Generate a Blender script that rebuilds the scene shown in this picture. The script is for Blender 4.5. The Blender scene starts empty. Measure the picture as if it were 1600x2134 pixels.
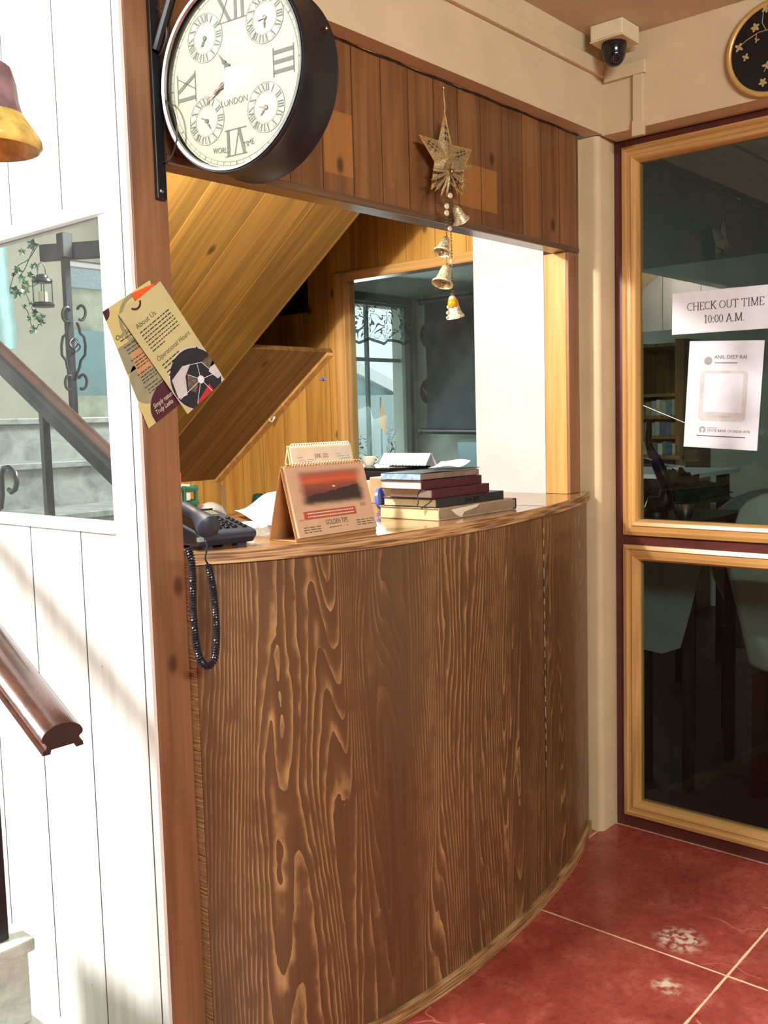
import bpy, bmesh, math, random
from mathutils import Vector, Matrix
random.seed(7)
sc = bpy.context.scene
COL = sc.collection
PI = math.pi
V = Vector
# ------------------------------------------------------------------ camera
F = 2031.4
EYE = V((0, 0, 1.28))
yaw, pit, rol = [math.radians(a) for a in (40.992, -5.388, -1.566)]
fw = V((math.cos(yaw)*math.cos(pit), math.sin(yaw)*math.cos(pit), math.sin(pit)))
r0 = fw.cross(V((0, 0, 1))).normalized(); u0 = r0.cross(fw)
RT = math.cos(rol)*r0 + math.sin(rol)*u0
UP = -math.sin(rol)*r0 + math.cos(rol)*u0
cam_d = bpy.data.cameras.new('camera'); cam = bpy.data.objects.new('camera', cam_d); COL.objects.link(cam)
cam_d.sensor_fit = 'VERTICAL'; cam_d.sensor_height = 36.0; cam_d.lens = F/2134*36.0
cam_d.clip_start = 0.02; cam_d.clip_end = 200
Mx = Matrix((RT, UP, -fw)).transposed().to_4x4(); Mx.translation = EYE
cam.matrix_world = Mx
sc.camera = cam
# ------------------------------------------------------------------ world, lights, exposure
w = bpy.data.worlds.new('sky'); sc.world = w; w.use_nodes = True
bg = w.node_tree.nodes['Background']; bg.inputs[0].default_value = (0.80, 0.90, 0.95, 1); bg.inputs[1].default_value = 1.5
def area(name, loc, target, sx, sy, power, col, spread=180):
    d = bpy.data.lights.new(name, 'AREA'); d.shape = 'RECTANGLE'; d.size = sx; d.size_y = sy; d.energy = power; d.color = col
    d.spread = math.radians(spread)
    o = bpy.data.objects.new(name, d); COL.objects.link(o); o.location = loc
    o.rotation_euler = (V(target)-V(loc)).to_track_quat('-Z', 'Y').to_euler()
    return o
area('stairwell_window_daylight', (-1.75, 2.38, 2.82), (1.0, 1.6, 0.95), 0.75, 0.95, 370, (0.97, 0.99, 1.0))
area('lobby_fill_light', (-0.2, -1.7, 2.24), (1.9, 1.4, 1.75), 1.3, 0.12, 74, (0.97, 0.99, 0.93))  # added fill behind the camera, no fixture there
area('lace_window_daylight', (5.2, 4.80, 1.6), (4.9, 3.7, 0.75), 0.9, 1.1, 20, (0.92, 0.99, 1.0))
pl = bpy.data.lights.new('nook_bulb', 'POINT'); pl.energy = 68; pl.color = (1.0, 0.97, 0.88); pl.shadow_soft_size = 0.03
po = bpy.data.objects.new('nook_bulb', pl); COL.objects.link(po); po.location = (1.13, 1.75, 1.90)
sc.view_settings.view_transform = 'Standard'; sc.view_settings.look = 'None'
sc.view_settings.gamma = 1.0; sc.view_settings.exposure = 0.4; sc.view_settings.use_curve_mapping = False
try:
    sc.cycles.use_denoising = True
    sc.cycles.max_bounces = 10; sc.cycles.transparent_max_bounces = 16; sc.cycles.glossy_bounces = 6
    sc.cycles.sample_clamp_indirect = 6.0
except Exception: pass

# ------------------------------------------------------------------ pixel -> point on a real plane
def ray(x, y): return RT*((x-800)/F) - UP*((y-1067)/F) + fw
def on(ax, val, x, y):
    d = ray(x, y); t = (val-EYE[ax])/d[ax]; return EYE + d*t
def mir(p): return V((2.068-p[0], p[1], p[2]))         # the other side of the mirror face x = 1.034

# ------------------------------------------------------------------ node helpers and materials
def lin(c): return tuple(((v/255)/12.92 if v/255 <= 0.04045 else ((v/255+0.055)/1.055)**2.4) for v in c)+(1.0,)
class NT:
    def __init__(s, name):
        s.m = bpy.data.materials.new(name); s.m.use_nodes = True; s.t = s.m.node_tree
        s.t.nodes.clear(); s.out = s.t.nodes.new('ShaderNodeOutputMaterial')
    def n(s, typ, ins=None, out=0, **props):
        nd = s.t.nodes.new('ShaderNode'+typ)
        for k, v in props.items(): setattr(nd, k, v)
        for k, v in (ins or {}).items():
            sk = nd.inputs[k]
            if isinstance(v, bpy.types.NodeSocket): s.t.links.new(v, sk)
            else: sk.default_value = v
        return nd.outputs[out]
    def math(s, op, a, b=0.0, c=0.0, clamp=False): return s.n('Math', {0: a, 1: b, 2: c}, operation=op, use_clamp=clamp)
    def mix(s, fac, a, b, mode='MIX'):
        nd = s.t.nodes.new('ShaderNodeMix'); nd.data_type = 'RGBA'; nd.blend_type = mode
        for k, v in ((0, fac), (6, a), (7, b)):
            if isinstance(v, bpy.types.NodeSocket): s.t.links.new(v, nd.inputs[k])
            else: nd.inputs[k].default_value = v
        return nd.outputs[2]
    def ramp(s, fac, stops):
        nd = s.t.nodes.new('ShaderNodeValToRGB'); s.t.links.new(fac, nd.inputs[0]); e = nd.color_ramp.elements
        while len(e) < len(stops): e.new(0.5)
        for i, (p, c) in enumerate(stops): e[i].position = p; e[i].color = c if len(c) == 4 else tuple(c)+(1,)
        return nd.outputs[0]
    def step(s, v, lo, hi): return s.n('MapRange', {0: v, 1: lo, 2: hi, 3: 0.0, 4: 1.0}, interpolation_type='SMOOTHSTEP')
    def pr(s, color, rough=0.5, metal=0.0, bump=None, bs=0.1, bd=0.002, **kw):
        ins = {'Base Color': color, 'Roughness': rough, 'Metallic': metal}; ins.update(kw)
        if bump is not None: ins['Normal'] = s.n('Bump', {'Height': bump, 'Strength': bs, 'Distance': bd})
        return s.n('BsdfPrincipled', ins)
    def done(s, sh): s.t.links.new(sh, s.out.inputs[0]); return s.m
def plain(name, c, rough=0.5, metal=0.0, var=0.06, scale=40, bump=0.0, **kw):
    t = NT(name); co = t.n('TexCoord', out=3)
    nz = t.n('TexNoise', {'Vector': co, 'Scale': scale, 'Detail': 3.0})
    a = lin(c); d = tuple(x*(1-var*2) for x in a[:3])+(1,); l = tuple(min(1, x*(1+var*2)) for x in a[:3])+(1,)
    col = t.ramp(nz, [(0.3, d), (0.7, l)])
    return t.done(t.pr(col, rough, metal, nz if bump else None, bump or 0.1, **kw))
def wood(name, dark, light, grain='Z', plank=None, rough=0.42, knots=0.0, pvar=0.3, groove=0.003, groove_col=0.35, gs=11.0, phase=0.0, patches=(), knot_col=None, coat=0.0, ring=0.35, gz=None, kf=None):
    t = NT(name); co = t.n('TexCoord', out=3)
    sep = t.t.nodes.new('ShaderNodeSeparateXYZ'); t.t.links.new(co, sep.inputs[0])
    ax = {'X': 0, 'Y': 1, 'Z': 2}
    scl = [gs]*3; scl[ax[grain]] = 0.7
    if gz is not None: scl[2] = gz
    off = None
    if plank:
        p = t.math('DIVIDE', t.math('SUBTRACT', sep.outputs[ax[plank[0]]], phase), plank[1])
        idx = t.math('FLOOR', p); wn = t.n('TexWhiteNoise', {'W': idx}, noise_dimensions='1D')
        off = t.n('CombineXYZ', {0: t.math('MULTIPLY', wn, 17.0), 1: t.math('MULTIPLY', wn, 31.0), 2: t.math('MULTIPLY', wn, 23.0)})
    v = t.n('VectorMath', {0: co, 1: tuple(scl)}, operation='MULTIPLY')
    if off: v = t.n('VectorMath', {0: v, 1: off}, operation='ADD')
    n1 = t.n('TexNoise', {'Vector': v, 'Scale': 1.0, 'Detail': 2.5, 'Distortion': 0.5})
    rings = t.math('PINGPONG', t.math('MULTIPLY', n1, 7.0), 1.0)
    scf = [170.0]*3; scf[ax[grain]] = 4.0
    if gz is not None: scf[2] = 3.0
    n2 = t.n('TexNoise', {'Vector': t.n('VectorMath', {0: co, 1: tuple(scf)}, operation='MULTIPLY'), 'Scale': 1.0, 'Detail': 2.0})
    fac = t.math('ADD', t.math('MULTIPLY', rings, ring), t.math('ADD', t.math('MULTIPLY', n2, 0.4), t.math('MULTIPLY', n1, 0.6-ring)))
    col = t.ramp(fac, [(0.22, lin(dark)), (0.72, lin(light))])
    if plank:
        val = t.math('MULTIPLY_ADD', t.math('SUBTRACT', wn, 0.5), pvar*2, 1.0)
        col = t.mix(1.0, col, t.n('CombineColor', {0: val, 1: val, 2: val}), 'MULTIPLY')
    for (a0, lo, hi, b0, lo2, hi2, amt) in patches:      # cleaner rectangles where stickers once were
        m = t.math('MULTIPLY', t.math('MULTIPLY', t.math('GREATER_THAN', sep.outputs[ax[a0]], lo), t.math('LESS_THAN', sep.outputs[ax[a0]], hi)),
                   t.math('MULTIPLY', t.math('GREATER_THAN', sep.outputs[ax[b0]], lo2), t.math('LESS_THAN', sep.outputs[ax[b0]], hi2)))
        col = t.mix(t.math('MULTIPLY', m, amt), col, lin((176, 118, 56)))
    if knots > 0:
        ks = [7.0]*3; ks[ax[grain]] = 4.2
        if kf: ks[ax[kf]] = 0.0
        if kf:
            oth = [i for i in range(3) if i != ax[kf]]
            kv = t.n('CombineXYZ', {0: t.math('MULTIPLY', sep.outputs[oth[0]], ks[oth[0]]), 1: t.math('MULTIPLY', sep.outputs[oth[1]], ks[oth[1]])})
            vd = t.n('TexVoronoi', {'Vector': kv, 'Scale': 1.0}, voronoi_dimensions='2D')
        else: vd = t.n('TexVoronoi', {'Vector': t.n('VectorMath', {0: co, 1: tuple(ks)}, operation='MULTIPLY'), 'Scale': 1.0})
        vc = t.t.nodes[-1].outputs[1]
        sel = t.math('GREATER_THAN', t.n('SeparateColor', {0: vc}), 1-knots)
        k = t.math('MULTIPLY', t.math('SUBTRACT', 1.0, t.step(vd, 0.03, 0.11)), sel)
        col = t.mix(t.math('MULTIPLY', k, 0.8), col, lin(knot_col or tuple(int(x*0.42) for x in dark)))
    if plank and groove > 0:
        fr = t.math('ABSOLUTE', t.math('SUBTRACT', t.math('FRACT', p), 0.5))
        g = t.math('GREATER_THAN', fr, 0.5-groove/plank[1])
        gc = tuple(min(255, int(x*groove_col)) for x in light)
        col = t.mix(g, col, lin(gc))
    kw = {}
    if coat: kw = {'Coat Weight': coat, 'Coat Roughness': 0.15}
    return t.done(t.pr(col, rough, 0, n2, 0.12, **kw))

def m_laminate(name, cols, rough=0.33):
    t = NT(name); co = t.n('TexCoord', out=3)
    sep = t.t.nodes.new('ShaderNodeSeparateXYZ'); t.t.links.new(co, sep.inputs[0])
    v = t.n('VectorMath', {0: co, 1: (7.0, 0.0, 0.85)}, operation='MULTIPLY')
    n1 = t.n('TexNoise', {'Vector': v, 'Scale': 1.0, 'Detail': 1.6, 'Roughness': 0.42, 'Distortion': 0.5})
    v3 = t.n('VectorMath', {0: co, 1: (34.0, 0.0, 16.0)}, operation='MULTIPLY')
    n3 = t.n('TexNoise', {'Vector': v3, 'Scale': 1.0, 'Detail': 2.0})
    f = t.math('ADD', t.math('MULTIPLY', n1, 23.0), t.math('ADD', t.math('MULTIPLY', sep.outputs[0], 74.0), t.math('MULTIPLY', n3, 0.7)))
    r = t.math('FRACT', f)
    line = t.math('POWER', r, 3.0)                                  # sharp on one side, soft on the other, like printed grain
    vb = t.n('VectorMath', {0: co, 1: (7.0, 0.0, 0.35)}, operation='MULTIPLY')
    nb = t.n('TexNoise', {'Vector': vb, 'Scale': 1.0, 'Detail': 2.0})
    vf = t.n('VectorMath', {0: co, 1: (210.0, 0.0, 3.0)}, operation='MULTIPLY')
    n2 = t.n('TexNoise', {'Vector': vf, 'Scale': 1.0, 'Detail': 2.0})
    amp = t.math('MULTIPLY', t.step(nb, 0.16, 0.58), t.step(n3, 0.15, 0.65))
    fac = t.math('ADD', t.math('MULTIPLY', t.math('MULTIPLY', line, amp), 0.70), t.math('ADD', t.math('MULTIPLY', n2, 0.26), t.math('MULTIPLY', nb, 0.30)))
    col = t.ramp(fac, [(0.14, lin(cols[0])), (0.42, lin(cols[1])), (0.95, lin(cols[2]))])
    return t.done(t.pr(col, rough, 0, line, 0.04))

def m_boards(name, c, y0, pitch):
    t = NT(name); co = t.n('TexCoord', out=3)
    sep = t.t.nodes.new('ShaderNodeSeparateXYZ'); t.t.links.new(co, sep.inputs[0])
    p = t.math('DIVIDE', t.math('SUBTRACT', sep.outputs[1], y0), pitch)
    fr = t.math('ABSOLUTE', t.math('SUBTRACT', t.math('FRACT', t.math('ADD', p, 0.5)), 0.5))
    g = t.math('LESS_THAN', fr, 0.0105)
    nz = t.n('TexNoise', {'Vector': t.n('VectorMath', {0: co, 1: (20., 30., 2.)}, operation='MULTIPLY'), 'Scale': 1.0, 'Detail': 3.0})
    col = t.ramp(nz, [(0.3, lin((222, 214, 206))), (0.7, lin(c))])
    sp = t.n('TexVoronoi', {'Vector': co, 'Scale': 14.0})
    spot = t.math('LESS_THAN', sp, 0.035)
    col = t.mix(t.math('MULTIPLY', spot, 0.5), col, lin((120, 110, 100)))
    col = t.mix(g, col, lin((70, 60, 58)))
    return t.done(t.pr(col, 0.45, 0, nz, 0.05))

def m_floor():
    t = NT('red_oxide_tiles'); co = t.n('TexCoord', out=3)
    sep = t.t.nodes.new('ShaderNodeSeparateXYZ'); t.t.links.new(co, sep.inputs[0])
    def grid(ax, at, pitch):
        p = t.math('DIVIDE', t.math('SUBTRACT', sep.outputs[ax], at), pitch)
        return t.math('MULTIPLY', t.math('ABSOLUTE', t.math('SUBTRACT', t.math('FRACT', t.math('ADD', p, 0.5)), 0.5)), pitch)
    d = t.math('MINIMUM', grid(0, 2.083, 0.61), grid(1, 0.815, 0.61))
    wob = t.n('TexNoise', {'Vector': co, 'Scale': 30.0})
    g = t.math('LESS_THAN', d, t.math('MULTIPLY_ADD', wob, 0.0035, 0.0012))
    n1 = t.n('TexNoise', {'Vector': co, 'Scale': 9.0, 'Detail': 6.0, 'Roughness': 0.65, 'Distortion': 0.6})
    n2 = t.n('TexNoise', {'Vector': co, 'Scale': 45.0, 'Detail': 4.0, 'Roughness': 0.7})
    col = t.ramp(t.math('ADD', t.math('MULTIPLY', n1, 0.65), t.math('MULTIPLY', n2, 0.35)), [(0.30, lin((124, 48, 40))), (0.52, lin((156, 68, 57))), (0.72, lin((192, 112, 96)))])
    vr = t.n('TexVoronoi', {'Vector': t.n('VectorMath', {0: co, 1: t.n('VectorMath', {0: t.n('TexNoise', {'Vector': co, 'Scale': 5.0, 'Detail': 3.0}, out=1), 'Scale': 0.3}, operation='SCALE')}, operation='ADD'), 'Scale': 4.5}, feature='DISTANCE_TO_EDGE')
    ms = t.n('TexNoise', {'Vector': co, 'Scale': 3.0})
    crack = t.math('MULTIPLY', t.math('LESS_THAN', vr, 0.008), t.math('GREATER_THAN', ms, 0.56))
    col = t.mix(t.math('MULTIPLY', crack, 0.6), col, lin((205, 130, 112)))
    for (cx, cy, rad, seed) in ((2.165, 0.965, 0.075, 60.0), (1.962, 0.905, 0.042, 50.0)):      # worn pale scuffs
        dd = t.n('VectorMath', {0: co, 1: (cx, cy, 0)}, out=1, operation='DISTANCE')
        m = t.math('MULTIPLY', t.math('SUBTRACT', 1.0, t.step(dd, rad*0.35, rad)), t.step(t.n('TexNoise', {'Vector': co, 'Scale': seed, 'Detail': 4.0}), 0.40, 0.62))
        col = t.mix(t.math('MULTIPLY', m, 0.85), col, lin((226, 205, 178)))
    col = t.mix(g, col, lin((226, 198, 160)))
    return t.done(t.pr(col, t.math('MULTIPLY_ADD', n2, 0.25, 0.16), 0, n2, 0.03))

def m_glass(name, tint, refl=1.45, rough=0.0, dust=0.0):
    t = NT(name)
    tr = t.n('BsdfTransparent', {0: tuple(tint)+(1,)})
    gl = t.n('BsdfGlossy', {'Color': (1, 1, 1, 1), 'Roughness': rough})
    fr = t.math('MULTIPLY', t.n('Fresnel', {'IOR': refl}), t.math('SUBTRACT', 1.0, t.n('NewGeometry', out=6)))     # thin pane: reflect on entering faces
    sh = t.n('MixShader', {0: fr, 1: tr, 2: gl})
    if dust:
        df = t.n('BsdfDiffuse', {0: (0.8, 0.82, 0.8, 1)})
        nz = t.n('TexNoise', {'Vector': t.n('TexCoord', out=3), 'Scale': 20.0, 'Detail': 4.0})
        sh = t.n('MixShader', {0: t.math('MULTIPLY', nz, dust), 1: sh, 2: df})
    return t.done(sh)
def m_mirror():
    t = NT('dusty_mirror'); co = t.n('TexCoord', out=3)
    gl = t.n('BsdfGlossy', {'Color': (0.68, 0.74, 0.735, 1), 'Roughness': 0.0})
    df = t.n('BsdfDiffuse', {0: (0.75, 0.72, 0.68, 1)})
    nz = t.n('TexNoise', {'Vector': co, 'Scale': 14.0, 'Detail': 5.0})
    return t.done(t.n('MixShader', {0: t.math('MULTIPLY', nz, 0.055), 1: gl, 2: df}))
def m_lace(name, base, c=(0.75, 0.82, 0.8), dens=0.35):
    t = NT(name); uv = t.n('TexCoord', out=2)
    sep = t.t.nodes.new('ShaderNodeSeparateXYZ'); t.t.links.new(uv, sep.inputs[0])
    n1 = t.n('TexNoise', {'Vector': t.n('VectorMath', {0: uv, 1: (7.0, 9.0, 1.0)}, operation='MULTIPLY'), 'Scale': 1.0, 'Detail': 1.0, 'Distortion': 2.5})
    lines = t.math('LESS_THAN', t.math('ABSOLUTE', t.math('SUBTRACT', t.math('FRACT', t.math('MULTIPLY', n1, 5.0)), 0.5)), 0.13)
    col3 = t.math('SINE', t.math('MULTIPLY', sep.outputs[0], 6.2832*3.0))
    low = t.math('SUBTRACT', 1.0, t.step(sep.outputs[1], 0.24, 0.40)); hi = t.step(sep.outputs[1], 0.80, 0.83)
    zone = t.math('MAXIMUM', t.math('MULTIPLY', low, t.step(col3, 0.0, 0.5)), hi)
    pat = t.math('MULTIPLY', zone, lines)
    edge = t.math('LESS_THAN', t.math('ABSOLUTE', t.math('SUBTRACT', sep.outputs[1], t.math('MULTIPLY_ADD', t.math('ABSOLUTE', t.math('SINE', t.math('MULTIPLY', sep.outputs[0], 6.2832*2.2))), 0.025, 0.795))), 0.008)
    pat = t.math('MAXIMUM', pat, edge)
    a = t.math('ADD', t.math('MULTIPLY', pat, 0.6), dens, clamp=True)
    d = t.n('BsdfDiffuse', {0: t.mix(pat, tuple(c)+(1,), (0.10, 0.14, 0.15, 1))})
    return t.done(t.n('MixShader', {0: a, 1: t.n('BsdfTransparent', {0: (0.95, 1, 0.98, 1)}), 2: d}))
def m_marble(name, a, b):
    t = NT(name); co = t.n('TexCoord', out=3)
    n = t.n('TexNoise', {'Vector': co, 'Scale': 6.0, 'Detail': 8.0, 'Roughness': 0.65, 'Distortion': 1.8})
    vr = t.n('TexVoronoi', {'Vector': t.n('VectorMath', {0: co, 1: t.n('TexNoise', {'Vector': co, 'Scale': 30.0}, out=1)}, operation='ADD'), 'Scale': 34.0})
    chips = t.math('MULTIPLY', t.math('LESS_THAN', vr, 0.24), t.math('GREATER_THAN', t.n('TexNoise', {'Vector': co, 'Scale': 17.0}), 0.55))
    col = t.ramp(n, [(0.34, lin(a)), (0.62, lin(b))])
    col = t.mix(t.math('MULTIPLY', chips, 0.45), col, lin(tuple(int(x*0.62) for x in a)))
    return t.done(t.pr(col, 0.35, 0, n, 0.08))
def m_ply():
    t = NT('plywood_edge'); co = t.n('TexCoord', out=3)
    n = t.n('TexNoise', {'Vector': t.n('VectorMath', {0: co, 1: (9., 9., 260.)}, operation='MULTIPLY'), 'Scale': 1.0, 'Detail': 2.0})
    return t.done(t.pr(t.ramp(n, [(0.36, lin((104, 72, 44))), (0.5, lin((164, 124, 82))), (0.64, lin((196, 160, 114)))]), 0.6))
def m_sunset():
    t = NT('sunset_print'); uv = t.n('TexCoord', out=2)
    sep = t.t.nodes.new('ShaderNodeSeparateXYZ'); t.t.links.new(uv, sep.inputs[0])
    nz = t.n('TexNoise', {'Vector': t.n('VectorMath', {0: uv, 1: (2.5, 9., 1.)}, operation='MULTIPLY'), 'Scale': 1.0, 'Detail': 3.0})
    y = t.math('ADD', sep.outputs[1], t.math('MULTIPLY', t.math('SUBTRACT', nz, 0.5), 0.14))
    sky = t.ramp(y, [(0.40, lin((112, 62, 56))), (0.60, lin((150, 78, 62))), (0.70, lin((204, 98, 62))), (0.78, lin((186, 82, 62))), (0.9, lin((150, 104, 92)))])
    ridge = t.math('MULTIPLY_ADD', sep.outputs[0], 0.30, 0.27)
    n4 = t.n('TexNoise', {'Vector': t.n('VectorMath', {0: uv, 1: (6., 0.2, 1.)}, operation='MULTIPLY'), 'Scale': 1.0, 'Detail': 3.0})
    ridge = t.math('ADD', ridge, t.math('MULTIPLY', t.math('SUBTRACT', n4, 0.5), 0.2))
    col = t.mix(t.math('LESS_THAN', sep.outputs[1], ridge), sky, lin((58, 42, 42)))
    sun = t.math('LESS_THAN', t.n('VectorMath', {0: uv, 1: (0.53, 0.52, 0.0)}, out=1, operation='DISTANCE'), 0.022)
    col = t.mix(sun, col, lin((250, 200, 130)))
    n5 = t.n('TexNoise', {'Vector': uv, 'Scale': 6.0, 'Detail': 3.0})
    ex = t.math('MULTIPLY', t.step(t.math('ADD', sep.outputs[0], t.math('MULTIPLY', n5, 0.1)), 0.06, 0.2), t.step(t.math('SUBTRACT', 1.0, t.math('SUBTRACT', sep.outputs[0], t.math('MULTIPLY', n5, 0.1))), 0.06, 0.2))
    ey = t.math('MULTIPLY', t.step(t.math('ADD', sep.outputs[1], t.math('MULTIPLY', n5, 0.12)), 0.08, 0.26), t.step(t.math('SUBTRACT', 1.0, sep.outputs[1]), 0.01, 0.14))
    col = t.mix(t.math('MULTIPLY', ex, ey), lin((206, 168, 138)), col)
    return t.done(t.pr(col, 0.4))

M = {}
M['white_board'] = m_boards('white_painted_boards', (246, 243, 238), 1.472, 0.1855)
M['white_paint'] = plain('white_gloss_paint', (240, 238, 234), 0.4, var=0.02)
M['plaster'] = plain('cream_wall_paint', (206, 187, 152), 0.65, var=0.03, scale=8, bump=0.15)
M['ceiling'] = plain('ceiling_paint', (204, 188, 162), 0.7, var=0.03, scale=9, bump=0.1)
M['plaster_w'] = plain('white_column_paint', (196, 198, 200), 0.55, var=0.035, scale=6, bump=0.1)
M['plaster_g'] = plain('grey_green_wall_paint', (196, 202, 190), 0.7, var=0.04, scale=5)
M['beige'] = plain('stairwell_beige_paint', (158, 156, 140), 0.7, var=0.04, scale=5)
M['post'] = wood('orange_pine_post', (106, 68, 45), (150, 106, 74), 'Z', rough=0.42, knots=0.6, gs=9, kf='Y', knot_col=(62, 32, 22))
M['header'] = wood('header_boards', (90, 57, 33), (136, 92, 55), 'Z', ('X', 0.095), rough=0.35, pvar=0.2, groove=0.0014, phase=1.03,
                   patches=(('X', 1.51, 1.60, 'Z', 1.80, 1.93, 0.55), ('X', 1.955, 2.145, 'Z', 1.80, 1.905, 0.5)), knots=0.2, kf='Y')
M['rail_wood'] = wood('header_rail_wood', (84, 62, 44), (122, 92, 68), 'X', rough=0.22, knots=0.05)
M['soffit'] = wood('stair_soffit_boards', (100, 75, 34), (160, 122, 58), 'Y', ('X', 0.19), rough=0.45, pvar=0.10, groove=0.0014, groove_col=1.25, phase=1.895-0.19*6, knots=0.12, kf='Z', gs=22, ring=0.3, gz=0.4)  # paler grooves: light in the board gaps put into the colour
M['soffit_low'] = wood('lower_soffit_boards', (96, 66, 34), (140, 100, 58), 'Y', ('X', 0.11), rough=0.5, pvar=0.3, groove=0.0012, phase=0.05, knots=0.4, kf='Z', gs=14, gz=0.4)
M['nookwall'] = wood('nook_pine_boards', (158, 108, 44), (206, 160, 82), 'Z', ('Y', 0.13), rough=0.4, pvar=0.14, groove=0.0016, groove_col=0.6, knots=0.2, kf='X')
M['nookback'] = wood('nook_back_boards', (158, 108, 44), (206, 160, 82), 'Z', ('X', 0.13), rough=0.4, pvar=0.14, groove=0.0016, groove_col=0.6, knots=0.12)
M['gold'] = wood('varnished_gold_moulding', (166, 122, 68), (214, 170, 108), 'Z', rough=0.3, gs=14, coat=0.4)
M['goldh'] = wood('varnished_gold_moulding_level', (166, 122, 68), (214, 170, 108), 'Y', rough=0.3, gs=14, coat=0.4)
M['maroon'] = plain('maroon_door_paint', (84, 38, 34), 0.35, var=0.1, scale=15)
M['laminate'] = m_laminate('woodgrain_laminate', ((76, 52, 34), (106, 76, 50), (178, 140, 93)))
M['ctop'] = wood('counter_top_laminate', (128, 92, 58), (168, 128, 86), 'X', rough=0.16, gs=8, coat=0.3)
M['ply'] = m_ply()
M['floor'] = m_floor()
M['black'] = plain('black_metal', (24, 25, 30), 0.38, var=0.1, scale=20)
M['iron'] = plain('black_iron_paint', (22, 25, 31), 0.4, var=0.1, scale=20)
M['silver'] = plain('bright_metal', (190, 192, 196), 0.25, 1.0, var=0.03)
M['brass'] = plain('aged_brass', (150, 126, 86), 0.35, 1.0, var=0.1, scale=60)
M['antique'] = plain('antique_silver_gilt', (206, 196, 160), 0.34, 0.45, var=0.28, scale=260, bump=0.5)
M['starmetal'] = plain('hammered_gilt_star', (168, 146, 106), 0.42, 0.35, var=0.3, scale=300, bump=0.7)
M['amber'] = plain('amber_bead', (214, 140, 20), 0.15, 0.2)
M['pearl'] = plain('pearl_disc', (226, 214, 186), 0.25, 0.3, var=0.08, scale=90)
M['dial'] = plain('cream_clock_dial', (146, 143, 122), 0.5, var=0.015, scale=6)
M['dial2'] = plain('pale_sub_dial', (156, 153, 134), 0.5, var=0.01)
M['ink'] = plain('dark_ink', (62, 58, 54), 0.6)
M['ink_grey'] = plain('grey_ink', (74, 73, 64), 0.6)
M['ink_soft'] = plain('soft_grey_ink', (160, 160, 165), 0.6)
M['red'] = plain('red_hand', (196, 40, 52), 0.4)
M['glass'] = m_glass('clear_thin_glass', (0.96, 0.98, 0.96), 1.45)
M['clockglass'] = m_glass('clock_glass', (0.97, 0.98, 0.96), 1.35)
M['doorglass'] = m_glass('green_door_glass', (0.80, 0.86, 0.84), 1.5)
M['nookglass'] = m_glass('green_inner_glass', (0.92, 0.98, 0.965), 1.40, dust=0.03)
M['mirror'] = m_mirror()
M['paper'] = plain('white_paper', (226, 230, 242), 0.6, var=0.015)
M['papercream'] = plain('cream_paper', (226, 216, 196), 0.6, var=0.02)
M['leaflet'] = plain('leaflet_khaki', (196, 188, 138), 0.45, var=0.03, scale=12)
M['leaflet2'] = plain('leaflet_khaki_back', (206, 192, 130), 0.45, var=0.05, scale=12)
M['plum'] = plain('plum_print', (74, 28, 48), 0.45)
M['tan'] = plain('tan_print', (196, 150, 104), 0.45)
M['greyprint'] = plain('grey_print', (150, 146, 120), 0.45)
M['greylight'] = plain('pale_grey_print', (206, 204, 206), 0.5)
M['navy'] = plain('night_navy_print', (30, 36, 48), 0.45)
M['brownprint'] = plain('brown_print', (104, 88, 76), 0.45, var=0.25, scale=150)
M['crimson'] = plain('crimson_print', (186, 44, 60), 0.45)
M['orange'] = plain('orange_print', (232, 92, 44), 0.4)
M['green'] = plain('green_print', (36, 120, 84), 0.4)
M['calpage'] = plain('calendar_page', (208, 170, 140), 0.45, var=0.015)
M['caltent'] = plain('calendar_card', (176, 126, 78), 0.55, var=0.03)
M['calband'] = plain('calendar_band', (178, 88, 66), 0.45)
M['sunset'] = m_sunset()
M['maroon_cover'] = plain('maroon_leatherette', (76, 30, 38), 0.42, var=0.1, scale=120, bump=0.2)
M['black_cover'] = plain('black_leatherette', (40, 41, 46), 0.42, var=0.08, scale=120, bump=0.2)
M['tan_cover'] = plain('worn_tan_cover', (164, 140, 112), 0.6, var=0.14, scale=18)
M['blue_cover'] = plain('blue_marbled_pages', (132, 160, 200), 0.6, var=0.22, scale=70)
M['pages'] = plain('book_pages', (214, 202, 192), 0.7, var=0.06, scale=12)
M['pages_y'] = plain('yellowed_pages', (206, 194, 150), 0.7, var=0.06, scale=12)
M['pages_g'] = plain('dusty_page_edges', (128, 108, 92), 0.7, var=0.1, scale=40)
M['phone'] = plain('navy_black_plastic', (50, 57, 70), 0.32, var=0.05)
M['phone_key'] = plain('glossy_black_keys', (26, 28, 34), 0.16, var=0.03)
M['lcd'] = plain('grey_green_display', (98, 108, 88), 0.2)
M['cord'] = plain('coiled_cord_plastic', (30, 32, 40), 0.28)
M['clear'] = m_glass('clear_plastic', (0.86, 0.87, 0.87), 1.6, 0.08, dust=0.25)
M['white_plastic'] = plain('white_plastic', (226, 222, 204), 0.45, var=0.02)
M['green_plastic'] = plain('dark_green_plastic', (22, 74, 58), 0.4)
M['orange_plastic'] = plain('orange_plastic', (240, 96, 50), 0.35)
M['blue_plastic'] = plain('blue_plastic', (86, 110, 232), 0.3)
M['grey_board'] = plain('grey_hardboard', (142, 122, 100), 0.6, var=0.08)
M['skirt_dark'] = plain('dark_fabric', (26, 30, 34), 0.8)
M['scroll'] = plain('teal_black_woven_scroll', (34, 50, 54), 0.85, var=0.1, scale=90)
M['plate'] = plain('black_lacquer_plate', (14, 17, 24), 0.35, var=0.1)
M['goldpaint'] = plain('gold_paint', (206, 170, 100), 0.38, 0.35, var=0.06)
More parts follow.
